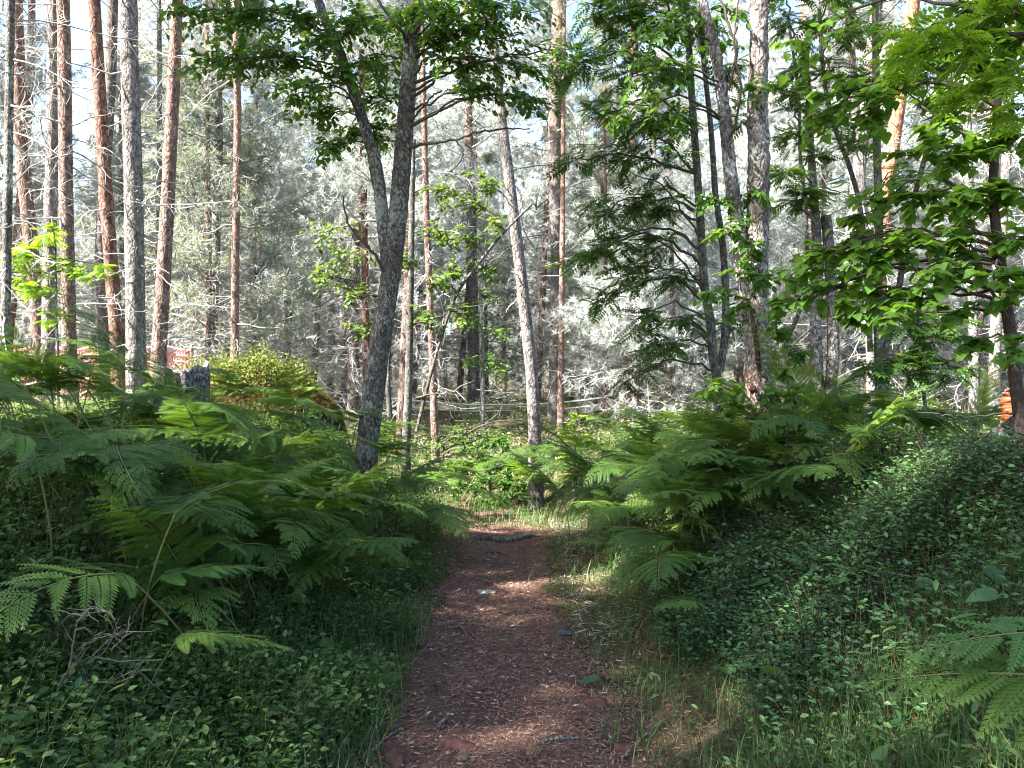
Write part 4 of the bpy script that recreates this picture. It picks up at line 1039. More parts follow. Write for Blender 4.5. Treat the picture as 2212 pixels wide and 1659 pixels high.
# bilberries on the left bank and round the ferns
S, Lf = MB(), MB()
x, y = scatter(9000, (-3.6, -.45), (1.5, 7), lambda x, y: (dist_path(x, y) < -.58 - .12 * np.sin(y * 5)) * (np.abs(x) < .72 * y + .4))
sprigs(S, Lf, x, y, .26, 15, .032, OVAL)
x, y = scatter(7500, (-6, -.5), (7, 12), lambda x, y: (dist_path(x, y) < -.6))
sprigs(S, Lf, x, y, .28, 10, .036, OVAL)
x, y = scatter(5200, (.8, 6.0), (5.2, 12), lambda x, y: (dist_path(x, y) > .75))
sprigs(S, Lf, x, y, .26, 10, .036, OVAL)
stuff('bilberry_undergrowth', [(S, M['stem_green']), (Lf, M['bilberry_leaf'])])
# paler broad herbs mixed in
S, Lf = MB(), MB()
x, y = scatter(1900, (-3.6, -.5), (1.6, 7), lambda x, y: (dist_path(x, y) < -.6) * patch(x * 1.7 + 3, y * 1.3)**1.5)
sprigs(S, Lf, x, y, .30, 9, .05, OVAL_N, lean=.35)
x, y = scatter(1300, (.8, 3.6), (1.8, 7.5), lambda x, y: (dist_path(x, y) > .8) * patch(x * 1.7, y * 1.3)**1.5)
sprigs(S, Lf, x, y, .24, 8, .05, OVAL_N, lean=.35)
x, y = scatter(160, (-3.0, -.6), (1.6, 5)); sprigs(S, Lf, x, y, .20, 4, .075, HEART, lean=.3)
x, y = scatter(120, (.9, 3.0), (1.8, 4.6)); sprigs(S, Lf, x, y, .18, 4, .07, HEART, lean=.3)
stuff('herb_undergrowth', [(S, M['stem_green']), (Lf, M['herb_leaf'])])
# lingonberry mound on the right
S, Lf = MB(), MB()
x, y = scatter(19000, (.8, 4.0), (2.6, 5.6), lambda x, y: np.clip((dist_path(x, y) - .98 - .12 * np.sin(y * 4)) * 5, 0, 1) * np.clip((y - 2.9 + .35 * np.sin(x * 3)) * 1.6, .12, 1) * (x < .72 * y + .4) * np.clip((5.1 - y) * 3, .1, 1))
sprigs(S, Lf, x, y, .27, 16, .031, oval(.5, .08, -.05), lean=.2)
stuff('lingonberry_undergrowth', [(S, M['stem_brown']), (Lf, M['lingon_leaf'])])
# sunny low growth under the far trees
S, Lf = MB(), MB()
x, y = scatter(15000, (-22, 22), (10.5, 30), lambda x, y: (np.abs(x) < .70 * y + 1) * (.35 + .65 * patch(x * .5, y * .5)) * np.clip(26 / (y * 1.0) - .55, .12, 1))
sprigs(S, Lf, x, y, .32, 9, .055, OVAL)
x, y = scatter(6000, (-45, 45), (28, 70), lambda x, y: (np.abs(x) < .68 * y + 1))
sprigs(S, Lf, x, y, .55, 8, .12, OVAL)
stuff('forest_undergrowth', [(S, M['dead_twig']), (Lf, M['far_leaf'])])

def blades(mb, x, y, h, w, lean=.5, tint=None, mat=0, z=None):
    n = len(x)
    b = np.stack([x, y, (hgt(x, y) if z is None else z) - .01], -1)
    ph = rng.uniform(0, 2 * math.pi, n); hh = h * rng.uniform(.45, 1.25, n)
    dr = np.stack([np.cos(ph), np.sin(ph), np.zeros(n)], -1); sd = np.stack([-np.sin(ph), np.cos(ph), np.zeros(n)], -1)
    le = np.abs(rng.normal(0, lean, n)) + .1
    Vs = []
    for q, ww in ((0, 1), (.4, .85), (.75, .55), (1, .06)):
        c = b + np.array([0, 0, 1]) * (hh * (q - .35 * le * q * q))[:, None] + dr * (hh * le * q * q)[:, None]
        Vs += [c - sd * (w * ww * .5), c + sd * (w * ww * .5)]
    V = np.stack(Vs, 1)
    Q1 = np.array([[0, 1, 3, 2], [2, 3, 5, 4], [4, 5, 7, 6]])
    Q = (Q1[None] + (np.arange(n) * 8)[:, None, None]).reshape(-1, 4)
    mb.add(V, Q=Q, tint=np.repeat(rng.random(n) if tint is None else tint, 3), mat=mat)
G = MB()
edgeL = lambda x, y: np.exp(-((dist_path(x, y) + .62) / .16)**2)
edgeR = lambda x, y: np.exp(-((dist_path(x, y) - .95) / .32)**2)
x, y = scatter(34000, (-1.5, 2.0), (1.6, 9.5), lambda x, y: np.clip(edgeL(x, y) + edgeR(x, y), 0, 1) * (.35 + .65 * patch(x * 3, y * 2)))
blades(G, x, y, .17, .0045, .7)
x, y = scatter(16000, (.7, 2.4), (1.6, 4.6), lambda x, y: np.clip((dist_path(x, y) - .75) * 3, 0, 1) * (1 - .92 * np.clip((y - 2.7) * 1.4, 0, 1)))
blades(G, x, y, .20, .0045, .65)
x, y = scatter(5000, (-2.2, -.5), (1.6, 4.6), lambda x, y: np.exp(-(dist_path(x, y) + .6) **2 / .5)); blades(G, x, y, .26, .005, .7)
x, y = scatter(2500, (-3.5, 4.5), (4, 9), lambda x, y: np.abs(dist_path(x, y)) > .75); blades(G, x, y, .30, .005, .6)
x, y = scatter(4500, (-1.6, 2.2), (8.2, 12)); blades(G, x, y, .17, .006, .9)
stuff('grass', [(G, M['grass'])])
G = MB()
x, y = scatter(15000, (-.8, 1.5), (1.8, 9.0), lambda x, y: np.clip(np.exp(-((dist_path(x, y) - .62) / .16)**2) + .5 * np.exp(-((dist_path(x, y) + .5) / .07)**2), 0, 1) * (.25 + .75 * patch(x * 4 + 2, y * 2.5)))
blades(G, x, y, .07, .004, 1.0)
x, y = scatter(700, (.9, 2.4), (1.8, 4.5)); blades(G, x, y, .12, .004, 1.1)
x, y = scatter(1500, (-2.4, -.7), (1.7, 4.5)); blades(G, x, y, .14, .004, 1.1)
x, y = scatter(6000, (-12, 12), (10, 26), lambda x, y: np.abs(x) < .7 * y); blades(G, x, y, .25, .012, 1.0)
stuff('dry_grass', [(G, M['dry_grass'])])

# needle litter over the path and its edges
def slivers(mb, x, y, l, w, zoff, tint=None, flat=.18):
    n = len(x)
    ph = rng.uniform(0, 2 * math.pi, n); ll = l * rng.uniform(.4, 1.3, n)
    d = np.stack([np.cos(ph), np.sin(ph), rng.normal(0, flat, n)], -1); s = np.stack([-np.sin(ph), np.cos(ph), rng.normal(0, .4, n)], -1)
    c = np.stack([x, y, hgt(x, y) + zoff + rng.random(n) * .012], -1)
    V = np.stack([c - d * (ll * .5)[:, None], c + s * w * .5, c + d * (ll * .5)[:, None], c - s * w * .5], 1)
    mb.add(V, Q=np.arange(n * 4).reshape(-1, 4), tint=rng.random(n) if tint is None else tint)
N_ = MB()
x, y = scatter(120000, (-.9, 1.0), (1.6, 9.4), lambda x, y: np.clip(1.25 - np.abs(dist_path(x, y) - .06) / .62, 0, 1)**.6 * (.35 + .65 * patch(x * 3 + 1, y * 2.2)) * np.clip(6.5 / y - .3, .25, 1))
slivers(N_, x, y, .036, .0034, .011, tint=rng.random(len(x))**1.3)
x, y = scatter(9000, (.7, 2.4), (1.6, 5)); slivers(N_, x, y, .05, .004, .02, tint=rng.random(len(x)) * .7)
B_ = MB()
x, y = scatter(1500, (-.7, 1.0), (1.6, 9)); slivers(B_, x, y, .045, .012, .014)
P_ = MB()
x, y = scatter(700, (-.7, 1.3), (1.6, 9)); slivers(P_, x, y, .035, .010, .014)
x, y = scatter(1800, (.4, 1.3), (4.5, 9)); slivers(P_, x, y, .10, .005, .02)
stuff('needle_litter', [(N_, M['needle_litter']), (B_, M['cone']), (P_, M['pale_litter'])])
# brushwood on the far forest floor
T_ = MB()
n = 2600
x, y = scatter(n, (-26, 26), (15, 40), lambda x, y: (np.abs(x) < .68 * y) & ((np.abs(x - .3) > .12 * y) | (y > 22))); n = len(x)
b = np.stack([x, y, hgt(x, y) + rng.uniform(.02, .5, n)], -1)
d = nrm(np.stack([rng.normal(0, 1, n), rng.normal(0, 1, n), rng.normal(.1, .45, n)], -1)); l = rng.uniform(.3, 1.4, n)
P = b[:, None] + d[:, None] * (np.linspace(0, 1, 5)[None, :] * l[:, None])[:, :, None] + rng.normal(0, .05, (n, 5, 3))
T_.tubes(P, (.009 * np.linspace(1, .3, 5))[None].repeat(n, 0), 3, tint=np.repeat(.4 + .6 * rng.random(n), 12))
stuff('brushwood', [(T_, M['dead_twig'])])
# ferns far off on the lit floor are part of the low growth

# ------------------------------------------------------------------ boulder, stumps, logs
def blob(mb, c, r, nu=40, nv=24, seed=0, amp=.16, flat=0.0, mat=0, lowcut=None):
    g = np.random.default_rng(seed)
    th = np.linspace(0, 2 * math.pi, nu, endpoint=False); ph = np.linspace(.02, math.pi - .02, nv)
    T, P = np.meshgrid(th, ph)
    d = np.stack([np.sin(P) * np.cos(T), np.sin(P) * np.sin(T), np.cos(P)], -1)
    k = 1 + sum(amp / f * np.sin(d @ g.normal(0, f * 1.6, 3) + g.random() * 6) for f in (1, 1.5, 2, 3, 5, 8))
    V = d * k[..., None] * np.asarray(r) + np.asarray(c)
    i = np.arange(nv - 1)[:, None] * nu; j = np.arange(nu)[None, :]; j2 = (j + 1) % nu
    mb.add(V, Q=np.stack([i + j, i + nu + j, i + nu + j2, i + j2], -1).reshape(-1, 4), mat=mat)
    return V.reshape(-1, 3)
bx, by = at(545, 800, 8.8)[:2]
bz = float(hgt(bx, by))
bt = at(556, 780, 8.8)[2] - bz                       # height of its top
o = thing('boulder', 'big boulder under a cap of moss and bilberry on the left bank', 'boulder', (bx, by, bz))
def bsurf(dx, dy):
    q = (np.abs((dx + .12 * dy) / 1.0)**2.8 + np.abs(dy / .78)**2.4)
    return bt * np.clip(1 - q, 0, 1)**.5 * (1.02 - .25 * smooth((dx - .25) / .75)) * (1 + .05 * np.sin(dx * 8 + 1) + .04 * np.sin(dx * 15 + dy * 4)) + .02 * np.sin(dx * 5 + 1) * np.sin(dy * 6) + .012 * np.sin(dx * 17 + 3) * np.sin(dy * 13) - .06
n_ = 44; a_ = np.linspace(0, 2 * math.pi, n_, endpoint=False); r_ = np.linspace(0, 1, 16)**.7
A_, R_ = np.meshgrid(a_, r_); R_ = R_ * (1 + .06 * np.sin(3 * A_ + 1) + .05 * np.sin(7 * A_))
DX, DY = np.cos(A_) * R_ * 1.0, np.sin(A_) * R_ * .78
V = np.stack([DX, DY, bsurf(DX, DY) - .05], -1); V[-1, :, 2] = -.3
i_ = np.arange(15)[:, None] * n_; j_ = np.arange(n_)[None, :]; k_ = (j_ + 1) % n_
mb = MB(); mb.add(V, Q=np.stack([i_ + j_, i_ + n_ + j_, i_ + n_ + k_, i_ + k_], -1).reshape(-1, 4)); mb.obj('rock', M['dark_rock'], o, smooth=True)
ca, cb, cs_ = MB(), MB(), MB()
g = np.random.default_rng(9); m_ = 16000
ph = g.uniform(0, 6.28, m_); rr_ = np.sqrt(g.random(m_)) * 1.02
dx, dy = np.cos(ph) * rr_ * 1.0, np.sin(ph) * rr_ * .78
z_ = bsurf(dx, dy) - .03
green = (g.random(m_) < .8) & (z_ > .55 * bt + .1 * bt * np.sin(dx * 6 + 2) * np.sin(dy * 5)) & (dx < .62 + .2 * g.random(m_))
up = np.stack([dx * .7, dy * .7, np.full(m_, .6)], -1) + g.normal(0, .4, (m_, 3))
tall = .06 * g.random(m_) + .20 * g.random(m_)**5
pm = np.stack([dx, dy, z_], -1)
ca.place(OVAL, frames(g.normal(0, 1, (m_, 3)) + np.array([0, 0, .5]), up, .030 * g.uniform(.5, 1.4, m_))[green], (pm + np.stack([0 * dx, 0 * dx, tall], -1))[green])
low = ~green | (g.random(m_) < .25)
cb.place(TUFT2, frames(up, g.normal(0, 1, (m_, 3)), .055 * g.uniform(.7, 1.3, m_))[low], pm[low], tint=np.clip(.5 + .5 * np.sin(dx * 4 + dy * 7) * g.random(m_), 0, 1)[low])
ca.obj('bilberry_cap', M['moss'], o); cb.obj('brown_moss', M['brown_moss'], o)

def stump(label, u, v, d, r, h, mat, topmat, seed, name='tree_stump', jag=.10):
    p = at(u, v, d); bz = float(hgt(p[0], p[1]))
    o = thing(name, label, 'tree stump', (p[0], p[1], bz))
    g = np.random.default_rng(seed)
    nu = 48; a = np.arange(nu) * 2 * math.pi / nu
    k = 1 + .10 * np.sin(3 * a + 1) + .07 * np.sin(7 * a + 2) + g.normal(0, .035, nu)
    zt = h * (1 + jag * np.sin(2 * a + 1) + g.normal(0, jag * .45, nu))
    mb = MB(); V = []
    for q, kk in ((-.15, 1.35), (.1, 1.12), (.4, 1.0), (.7, .97), (1.0, .95)):
        rr = r * kk * (k + g.normal(0, .02, nu))
        V.append(np.stack([np.cos(a) * rr, np.sin(a) * rr, zt * q], -1))
    for q, f in ((.94, .75), (.96, .4)):
        V.append(np.stack([np.cos(a) * r * f * k, np.sin(a) * r * f * k, h * q + g.normal(0, .012, nu)], -1))
    V = np.array(V); i = np.arange(4)[:, None] * nu; j = np.arange(nu)[None, :]; j2 = (j + 1) % nu
    mb.add(V[:5], Q=np.stack([i + j, i + j2, i + nu + j2, i + nu + j], -1).reshape(-1, 4)); mb.obj('bark', mat, o, smooth=True)
    mt = MB(); W = np.vstack([V[4:].reshape(-1, 3), [[0, 0, h * .95]]]); i = np.arange(2)[:, None] * nu
    mt.add(W, Q=np.stack([i + j, i + j2, i + nu + j2, i + nu + j], -1).reshape(-1, 4), T=np.stack([2 * nu + np.arange(nu), 2 * nu + (np.arange(nu) + 1) % nu, np.full(nu, 3 * nu)], -1))
    mt.obj('cut_top', topmat, o)
    return o
p = at(390, 800, 6.6)
stump('wide weathered grey stump in front of the mossy boulder', 390, 800, 7.0, .22, at(0, 792, 7.0)[2] - float(hgt(at(390, 800, 7.0)[0], 7.0)), M['spruce_bark'], M['grey_wood'], 3, jag=.06)
stump('small pale stump hidden among ferns right of the path end', 1372, 1000, 7.4, .10, .42, M['grey_wood'], M['grey_wood'], 5)
stump('dark splintered stump among the ferns under the right-hand tree', 2050, 960, 4.6, .08, .24, M['dark_bark'], M['rot_wood'], 7, jag=.16)

def log(name, label, cat, pts, r0, r1, mat, seed, rough=.08):
    P = np.array([at(*p) for p in pts]); base = P[0].copy()
    mb = MB(); trunk(mb, list(P - base), [r0, r1], 40, 14, rough, seed=seed)
    o = mb.obj(name, mat, smooth=True); o.location = base
    return tag(o, label, cat)
log('fallen_log', 'dark fallen log slanting up to the right edge behind the ferns', 'log', [(2070, 1010, 4.5), (2125, 965, 4.4), (2185, 920, 4.3), (2290, 850, 4.2)], .045, .04, M['rowan_bark'], 3)
# rotten foot of the hollow willow: dark core showing between bark flanges
hp = at(1640, 870, 5.9)
o = [q for q in bpy.data.objects if q.get('label', '').startswith('old hollow willow')][0]
hb = np.array(o.location)
mb = MB(); trunk(mb, [at(1640, 800, 5.80) - hb, at(1634, 745, 5.795) - hb, at(1626, 690, 5.79) - hb, at(1622, 660, 5.80) - hb], [.016, .02, .016, .006], 20, 10, .2, seed=9); mb.obj('bark_split', M['rot_wood'], o, smooth=True)
mb = MB(); blob(mb, at(1626, 842, 5.775) - hb, (.026, .03, .034), 16, 10, 3, .2); mb.obj('knot_hole', M['rot_wood'], o, smooth=True)

# roots across the path, stones, sticks
def strand(name, label, cat, pts, r0, r1, mat, seed, group=None, jit=.006, seg=7):
    P = np.array(pts, float); base = P[0].copy(); mb = MB()
    limb(mb, list(P - base), r0, r1, seed, seg, 26, jit=jit)
    o = mb.obj(name, mat, smooth=True); o.location = base
    return tag(o, label, cat, group)
def gp(u, v, dz=0.0):
    """the ground point seen at (u, v)"""
    lo, hi = .8, 30.0
    for d in np.linspace(.8, 30, 600):
        p = at(u, v, d)
        if p[2] < float(hgt(p[0], p[1])): break
    p[2] = float(hgt(p[0], p[1])) + dz
    return p
strand('tree_root', 'thick root crossing the path where it disappears', 'root', [gp(1010, 1172, -.01), gp(1050, 1170, .02), gp(1090, 1174, .025), gp(1140, 1166, .02), gp(1175, 1158, -.02)], .03, .022, M['rowan_bark'], 3)
strand('tree_root', 'short root humping out of the path in front of the thick one', 'root', [gp(1020, 1200, -.015), gp(1060, 1198, .012), gp(1100, 1206, .01), gp(1130, 1212, -.015)], .018, .014, M['rowan_bark'], 4)
for k, (u, v, r, lab) in enumerate([(1080, 1222, .035, 'small dark stone in the path near the roots'), (1215, 1372, .065, 'dark angular stone at the right edge of the path'), (1050, 1284, .09, 'flat grey stone sunk in the middle of the path')]):
    p = gp(u, v); mb = MB(); blob(mb, (0, 0, .0), (r, r * .9, r * (.6 if k != 2 else .16)), 20, 12, 20 + k, .22)
    q = mb.obj('stone', M['dark_rock'] if k != 2 else M['rock'], smooth=True); q.location = p; tag(q, lab, 'stone')
for k, (u, v, w, lab) in enumerate([(850, 1638, .11, 'red-brown bark piece at the lower left of the path'), (985, 1630, .09, 'red-brown bark piece in the middle of the lower path'), (1290, 1530, .06, 'reddish bark chunk in the grass right of the path'), (1350, 1640, .05, 'small reddish bark chunk at the lower right of the path')]):
    p = gp(u, v); mb = MB(); g = np.random.default_rng(k)
    a = np.linspace(0, 6.28, 11)[:-1]; rr_ = w * (.75 + .35 * g.random(10))
    ring = np.stack([np.cos(a) * rr_, np.sin(a) * rr_ * .45, np.zeros(10)], -1)
    V = np.vstack([ring, ring * .92 + [0, 0, .02 + .008 * k % 2], [[0, 0, .026]]])
    j = np.arange(10); j2 = (j + 1) % 10
    mb.add(V, Q=np.stack([j, j2, j2 + 10, j + 10], -1), T=np.stack([j + 10, j2 + 10, np.full(10, 20)], -1))
    q = mb.obj('bark_piece', M['red_bark_piece']); q.location = p + np.array([0, 0, .006]); q.rotation_euler = (g.normal(0, .15), g.normal(0, .15), g.normal(0, .5)); tag(q, lab, 'bark')
def cone_mesh():
    mb = MB(); n = 60
    k = np.arange(n); t = (k + .5) / n; a = k * 2.39996
    r = .016 * np.sin(math.pi * np.clip(t * .92 + .06, 0, 1))**.8
    p = np.stack([np.cos(a) * r * .7, (t - .5) * .05, np.sin(a) * r * .7], -1)
    out = np.stack([np.cos(a), np.full(n, .55), np.sin(a)], -1)
    blob(mb, (0, 0, 0), (.010, .024, .010), 12, 8, 2, .05)
    mb.place(oval(.9, .1, 0), frames(out, np.array([[0, -1., 0]]).repeat(n, 0) + out * .5, np.full(n, .012)), p)
    return mb.mesh('pine_cone', M['cone'])
CM = cone_mesh()
for k, (u, v, lab) in enumerate([(1000, 1655, 'pine cone at the bottom edge of the path'), (1010, 1392, 'pine cone at the left side of the path, the higher one'), (935, 1500, 'pine cone at the left edge of the path by the grass'), (1250, 1575, 'pine cone right of the path by the bark chunk'), (1150, 1640, 'pine cone lying on the lower right of the path')]):
    o = mkobj('pine_cone', CM); p = gp(u, v); o.location = p + np.array([0, 0, .016]); o.rotation_euler = (0, 0, k * 1.3); o.scale = (1.2,) * 3; tag(o, lab, 'pine cone')
sticks = [(945, 1585, 970, 1560, .009, 'thick stub of a stick beside the middle bark piece'), (1170, 1618, 1250, 1612, .008, 'pale stick on the lower right of the path'), (990, 1290 + 70, 1010, 1385, .007, 'orange-brown stick on the path left side'),
          (1080, 1478, 1130, 1480, .005, 'thin pale twig lying across the middle of the path'), (1240, 1330, 1330, 1312, .006, 'long pale twig in the dry grass right of the path'), (1190, 1268, 1225, 1255, .006, 'bleached twig at the sunny right edge of the path'),
          (870, 1585, 800, 1640, .007, 'grey twig at the lower left edge of the path'), (1340, 1660, 1400, 1600, .006, 'grey twig in the grass at the lower right'), (1750, 1640, 1770, 1590, .009, 'lichen-spotted birch twig standing in the grass lower right')]
for k, (u0, v0, u1, v1, r, lab) in enumerate(sticks):
    a, b = gp(u0, v0, .015), gp(u1, v1, .018)
    strand('fallen_stick', lab, 'stick', [a, a * .6 + b * .4 + np.array([0, 0, .012]), b], r, r * .6, M['grey_wood'] if k != 2 else M['needle_litter'], 30 + k, jit=.003)

# the dead branch lying on the bilberries at the lower left
D0 = 2.55
o = thing('dead_branch', 'grey dead branch with tangled twigs lying on the bilberries at lower left', 'branch', tuple(at(135, 1480, D0)))
b0 = np.array(o.location)
mb = MB(); g = np.random.default_rng(8)
main = [[(128, 1482), (150, 1440), (158, 1390), (165, 1345)], [(150, 1440), (200, 1420), (260, 1428), (350, 1425)], [(200, 1418), (235, 1380), (262, 1352)], [(160, 1350), (200, 1325), (235, 1322), (250, 1340)],
        [(165, 1345), (205, 1310), (250, 1345)], [(285, 1430), (310, 1460), (345, 1490), (360, 1515)], [(150, 1480), (185, 1470), (240, 1475), (290, 1462)], [(240, 1405), (275, 1365), (280, 1330)],
        [(128, 1482), (95, 1545), (60, 1590), (5, 1640)], [(175, 1400), (225, 1370), (262, 1385)], [(185, 1330), (150, 1330), (120, 1360)], [(5, 1570), (60, 1545), (110, 1525), (140, 1528)]]
for k, pp in enumerate(main):
    P = limb(mb, [at(u, v, D0 + g.normal(0, .05)) - b0 for u, v in pp], .0052 if k < 2 else .0032, .0016, 60 + k, 6, 16, jit=.0015)
    m = 3; i = g.integers(2, 15, m); d = nrm(g.normal(0, 1, (m, 3)) * np.array([1, .6, 1]))
    l = g.uniform(.04, .14, m)
    W = P[i][:, None] + d[:, None] * (np.linspace(0, 1, 4)[None] * l[:, None])[..., None] + g.normal(0, .006, (m, 4, 3))
    W[:, 0] = P[i]
    mb.tubes(W, np.linspace(.0025, .001, 4)[None].repeat(m, 0), 4, tint=np.repeat(g.random(m), 12))
mb.obj('twigs', M['fallen_twig'], o)

# broad-leaved lily plants on the right and lower left
def lily(x, y, label, group, seed, n=2, s=1.0, h=.16):
    g = np.random.default_rng(seed)
    o = thing('may_lily', label, 'plant', (x, y, float(hgt(x, y))), (0, 0, g.random() * 6.28), group, s)
    for k in range(n):
        ms, ml = MB(), MB()
        a = k * 2.4 + g.normal(0, .4); hh = h * g.uniform(.7, 1.2)
        tip = np.array([math.cos(a) * .05, math.sin(a) * .05, hh])
        ms.tubes(np.array([[[0, 0, -.03], tip * .5 + [0, 0, .01], tip]]), np.array([[.003, .0025, .002]]), 4)
        ms.obj('stem', M['stem_green'], o)
        d = np.array([[math.cos(a), math.sin(a), g.uniform(-.5, 0.0)]])
        V, Q = LILY
        # finer leaf: subdivide the heart outline smoothly along its length
        t = np.linspace(0, 1, 9); wv = .5 * .62 * np.sin(math.pi * np.clip(t * .94 + .06, 0, 1)**.75)
        Vl = np.vstack([np.stack([s_ * wv, t - .03 * (t == 0), .09 * np.abs(s_) * np.ones(9) - .18 * t * t], -1) if s_ else np.stack([np.zeros(9), t, -.18 * t * t], -1) for s_ in (-1, 0, 1)])
        i = np.arange(8)
        Ql = np.vstack([np.stack([i + r * 9, i + (r + 1) * 9, i + (r + 1) * 9 + 1, i + r * 9 + 1], -1) for r in (0, 1)])
        ml.place((Vl, Ql), frames(d, np.array([[g.normal(0, .25), g.normal(0, .25), 1.]]), [g.uniform(.11, .15)]), tip[None], tint=np.array([g.random()]))
        ml.obj('leaf', M['lily_leaf'], o, smooth=True)
for k, (u, v) in enumerate([(1800, 1260), (1850, 1300), (1790, 1330), (1900, 1350), (1960, 1290), (2050, 1340), (1700, 1330), (1760, 1400), (2110, 1290), (2140, 1400), (1870, 1250), (1990, 1400), (2180, 1340), (1680, 1290)]):
    p = gp(u, v + 40); lily(p[0], p[1], 'broad heart-leaved may lily among the lingonberries on the right mound', 'may lilies on the right mound', 500 + k, 2 if k % 2 else 3, .85, .17)
for k, (u, v, lab) in enumerate([(270, 1640, 'broad-leaved rosette low in the grass at the lower left'), (660, 1640, 'round-leaved plant at the lower edge left of the path'), (395, 1500, 'single broad leaf below the dead branch fern'), (890, 1420, 'round leaf plant at the left edge of the path'), (1310, 1490, 'small pale-leaved plant in the dry grass right of the path')]):
    p = gp(u, v); lily(p[0], p[1], lab, None, 600 + k, 5 if k == 0 else 2, 1.1 if k < 2 else .75, .06)
# leafy sprout under the log on the right and fireweeds on the slope
def sprout(name, label, u, v, d, h, nl, ls, T, mat, seed, group=None, droop=.3):
    g = np.random.default_rng(seed); p = at(u, v, d); x, y = p[0], p[1]; bz = float(hgt(x, y))
    o = thing(name, label, 'plant', (x, y, bz), group=group)
    h = max(h, p[2] - bz)
    ms, ml = MB(), MB()
    P = spline([np.array([0, 0, -.03]), np.array([g.normal(0, .03), g.normal(0, .03), h * .5]), np.array([g.normal(0, .08), g.normal(0, .08), h])], 10)
    ms.tubes(P[None], np.linspace(.0045, .0018, 10)[None], 5); ms.obj('stem', M['stem_green'], o)
    t = np.linspace(.3, 1, nl) * 9; j = np.minimum(t.astype(int), 8); f = (t - j)[:, None]
    q = P[j] * (1 - f) + P[j + 1] * f; a = np.arange(nl) * 2.4
    dd = np.stack([np.cos(a), np.sin(a), np.full(nl, -droop * .3) + g.normal(0, .15, nl)], -1)
    ml.place(T, frames(dd, np.array([[0, 0, 1.]]).repeat(nl, 0) + g.normal(0, .2, (nl, 3)), ls * np.linspace(1, .55, nl)), q, tint=g.random(nl)); ml.obj('leaves', mat, o)
NAR = oval(.20, .04, -.22)
for k, (u, v, d) in enumerate([(1570, 930, 5.6), (1590, 970, 5.5), (1555, 900, 5.7), (1465, 1070, 5.8), (1610, 950, 5.4), (1480, 1020, 6.0)]):
    sprout('fireweed', 'narrow-leaved fireweed stalk among the ferns left of the hollow willow', u, v, d, .7, 26, .15, NAR, M['alder_leaf'], 700 + k, 'fireweeds by the hollow willow')
sprout('maple_seedling', 'seedling with broad pale leaves under the fallen log at the right', 2130, 945, 3.9, .3, 9, .13, HEART, M['alder_leaf'], 720)
sprout('sapling', 'spindly sapling with few leaves right of the hollow willow stump', 1712, 820, 5.0, .6, 12, .08, OVAL, M['willow_leaf'], 721)
# tiny flowers
for k, (u, v, mt, lab) in enumerate([(775, 1280, 'yellow_petal', 'tiny yellow flower in the bilberries left of the path'), (770, 1352, 'white_petal', 'tiny white flower left of the path under the yellow one'), (1700, 1380, 'white_petal', 'white twisted petal hanging before the dark hollow on the right'), (1605, 1425, 'white_petal', 'small white violet below the lingonberry mound'), (1040, 1323, 'white_petal', 'single white petal lying on the path')]):
    p = gp(u, v); mb = MB(); n = 5; a = np.arange(n) * 6.283 / n
    z = .012 if k == 4 else .10
    mb.place(oval(.7, .1, -.1), frames(np.stack([np.cos(a), np.sin(a), np.full(n, .4)], -1), np.array([[0, 0, 1.]]).repeat(n, 0), np.full(n, .011)), np.array([[0, 0, z]]).repeat(n, 0))
    if k != 4: mb.tubes(np.array([[[0, 0, -.02], [.004, 0, .05], [0, 0, z]]]), np.array([[.0015, .0012, .001]]), 4, mat=1)
    q = mb.obj('flower', [M[mt], M['stem_green']]); q.location = p; tag(q, lab, 'flower' if k != 4 else 'petal')

# ------------------------------------------------------------------ white rail fence, red netting, orange cone
fd = 24.0
o = thing('rail_fence', 'white four-rail fence crossing behind the trees beyond the path', 'fence', tuple(at(1000, 880, fd)))
f0 = np.array(o.location)
prof = [(690, 846, 19.5), (860, 862, 22), (1010, 874, 24), (1180, 872, 24.5), (1310, 858, 23)]
for k in range(4):
    for a, b in zip(prof[:-1], prof[1:]):
        mb = MB(); A, B = at(*a) - f0, at(*b) - f0
        A[2] -= k * .2; B[2] -= k * .2
        mb.tubes(np.stack([A, A * .5 + B * .5 + np.array([0, 0, -.015]), B])[None], np.full((1, 3), .026), 6); mb.obj('rail', M['white_paint'], o, smooth=True)
for a in prof:
    mb = MB(); A = at(*a) - f0; gz = float(hgt(at(*a)[0], a[2])) - f0[2]
    A[1] += .07
    mb.tubes(np.array([[[A[0], A[1], gz - .2], [A[0], A[1], A[2] - .3], [A[0], A[1], A[2] + .08]]]), np.full((1, 3), .045), 8); mb.obj('post', M['grey_wood'], o, smooth=True)

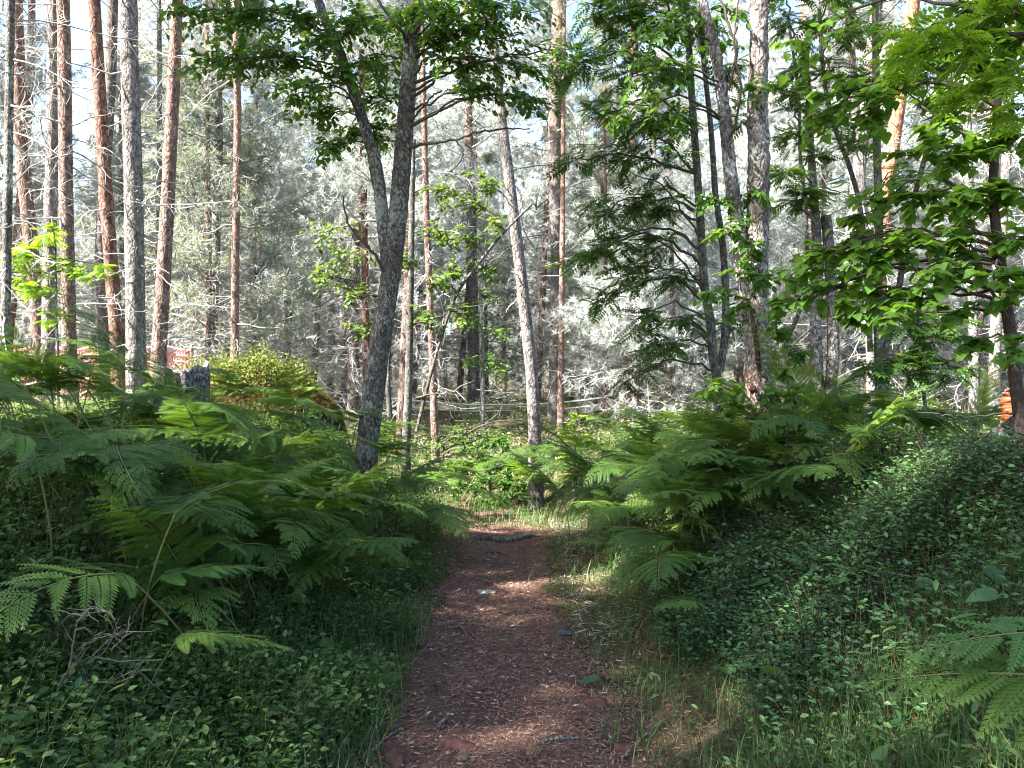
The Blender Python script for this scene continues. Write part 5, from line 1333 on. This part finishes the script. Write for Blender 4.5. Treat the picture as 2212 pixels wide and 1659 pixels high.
nd = 15.5
o = thing('safety_netting', 'red plastic safety netting stretched behind the left pines', 'fence', tuple(at(200, 790, nd)))
n0 = np.array(o.location)
mb = MB()
U = np.linspace(30, 412, 64)
tops = np.stack([at(u, 753 + 4 * math.sin(u * .05), nd + .25 * math.sin(u * .02)) for u in U]) - n0
H = .95
for k in range(9):
    P = tops.copy(); P[:, 2] -= H * k / 8; P[:, 1] += .03 * np.sin(np.arange(64) * .9 + k)
    mb.tubes(P[None], np.full((1, 64), .030 if k in (0, 8) else .022), 4)
for i in range(64):
    P = np.stack([tops[i], tops[i] - np.array([0, 0, H * .5]), tops[i] - np.array([0, 0, H])])
    mb.tubes(P[None], np.full((1, 3), .016), 4)
mb.obj('net', M['red_net'], o)
for u in (30, 160, 290, 412):
    A = at(u, 750, nd) - n0; A[1] += .06; gz = float(hgt(at(u, 750, nd)[0], nd)) - n0[2]
    mb = MB(); mb.tubes(np.array([[[A[0], A[1], gz - .2], [A[0], A[1], A[2] - .3], [A[0], A[1], A[2] + .05]]]), np.full((1, 3), .03), 8); mb.obj('post', M['grey_wood'], o, smooth=True)

cp = at(2184, 878, 13.0)
o = thing('traffic_barrel', 'orange plastic barrel standing in the wood at the far right', 'barrel', (cp[0], cp[1], float(hgt(cp[0], cp[1]))))
bh = at(0, 836, 13.0)[2] - float(hgt(cp[0], cp[1]))
a = np.arange(24) * 2 * math.pi / 24
mb = MB(); prof_ = [(.16, 0), (.165, .06), (.15, .10), (.145, bh - .22), (.15, bh - .2), (.135, bh - .16)]
V = np.array([np.stack([np.cos(a) * r, np.sin(a) * r, np.full(24, z)], -1) for r, z in prof_])
i = np.arange(5)[:, None] * 24; j = np.arange(24)[None, :]; j2 = (j + 1) % 24
mb.add(V, Q=np.stack([i + j, i + j2, i + 24 + j2, i + 24 + j], -1).reshape(-1, 4), T=np.stack([120 + np.arange(23), 121 + np.arange(23), np.full(23, 120)], -1)); mb.obj('body', M['orange_plastic'], o, smooth=True)
mb = MB(); t = np.linspace(0, 2 * math.pi, 25)
mb.tubes(np.stack([np.cos(t) * .10, np.zeros(25), bh - .08 + np.sin(t) * .05], -1)[None], np.full((1, 25), .014), 6); mb.obj('handle', M['orange_plastic'], o, smooth=True)

# ------------------------------------------------------------------ trees outside the picture that shade the path
g = np.random.default_rng(99)
SHADE = [(-3.8, -1.4), (-5.8, 3.5), (-5.6, 0.2), (-7.8, -2.0), (-9.6, -0.3), (-12.0, -1.5), (-10.6, 2.0), (-5.0, -3.0), (-13.2, 1.0)]
DENSE = stand_pine(130, 14, .15, 40, 1.6, .30, 70, 2.7, GRY, M['needles'], per=34, ts=.22)
for i, (x, y) in enumerate(SHADE):
    o = DENSE if i == 0 else copy_tree(DENSE)
    o.location = (x, y, float(hgt(x, y)) - .05); o.rotation_euler = (0, 0, g.random() * 6.28); o.scale = (g.uniform(.9, 1.1),) * 3
    tag(o, 'dense pine standing beside the photographer and shading the path', 'pine tree', 'pines beside the photographer')
print('ferns', NF, 'objects', len(bpy.data.objects), 'faces', sum(len(m.polygons) for m in bpy.data.meshes))
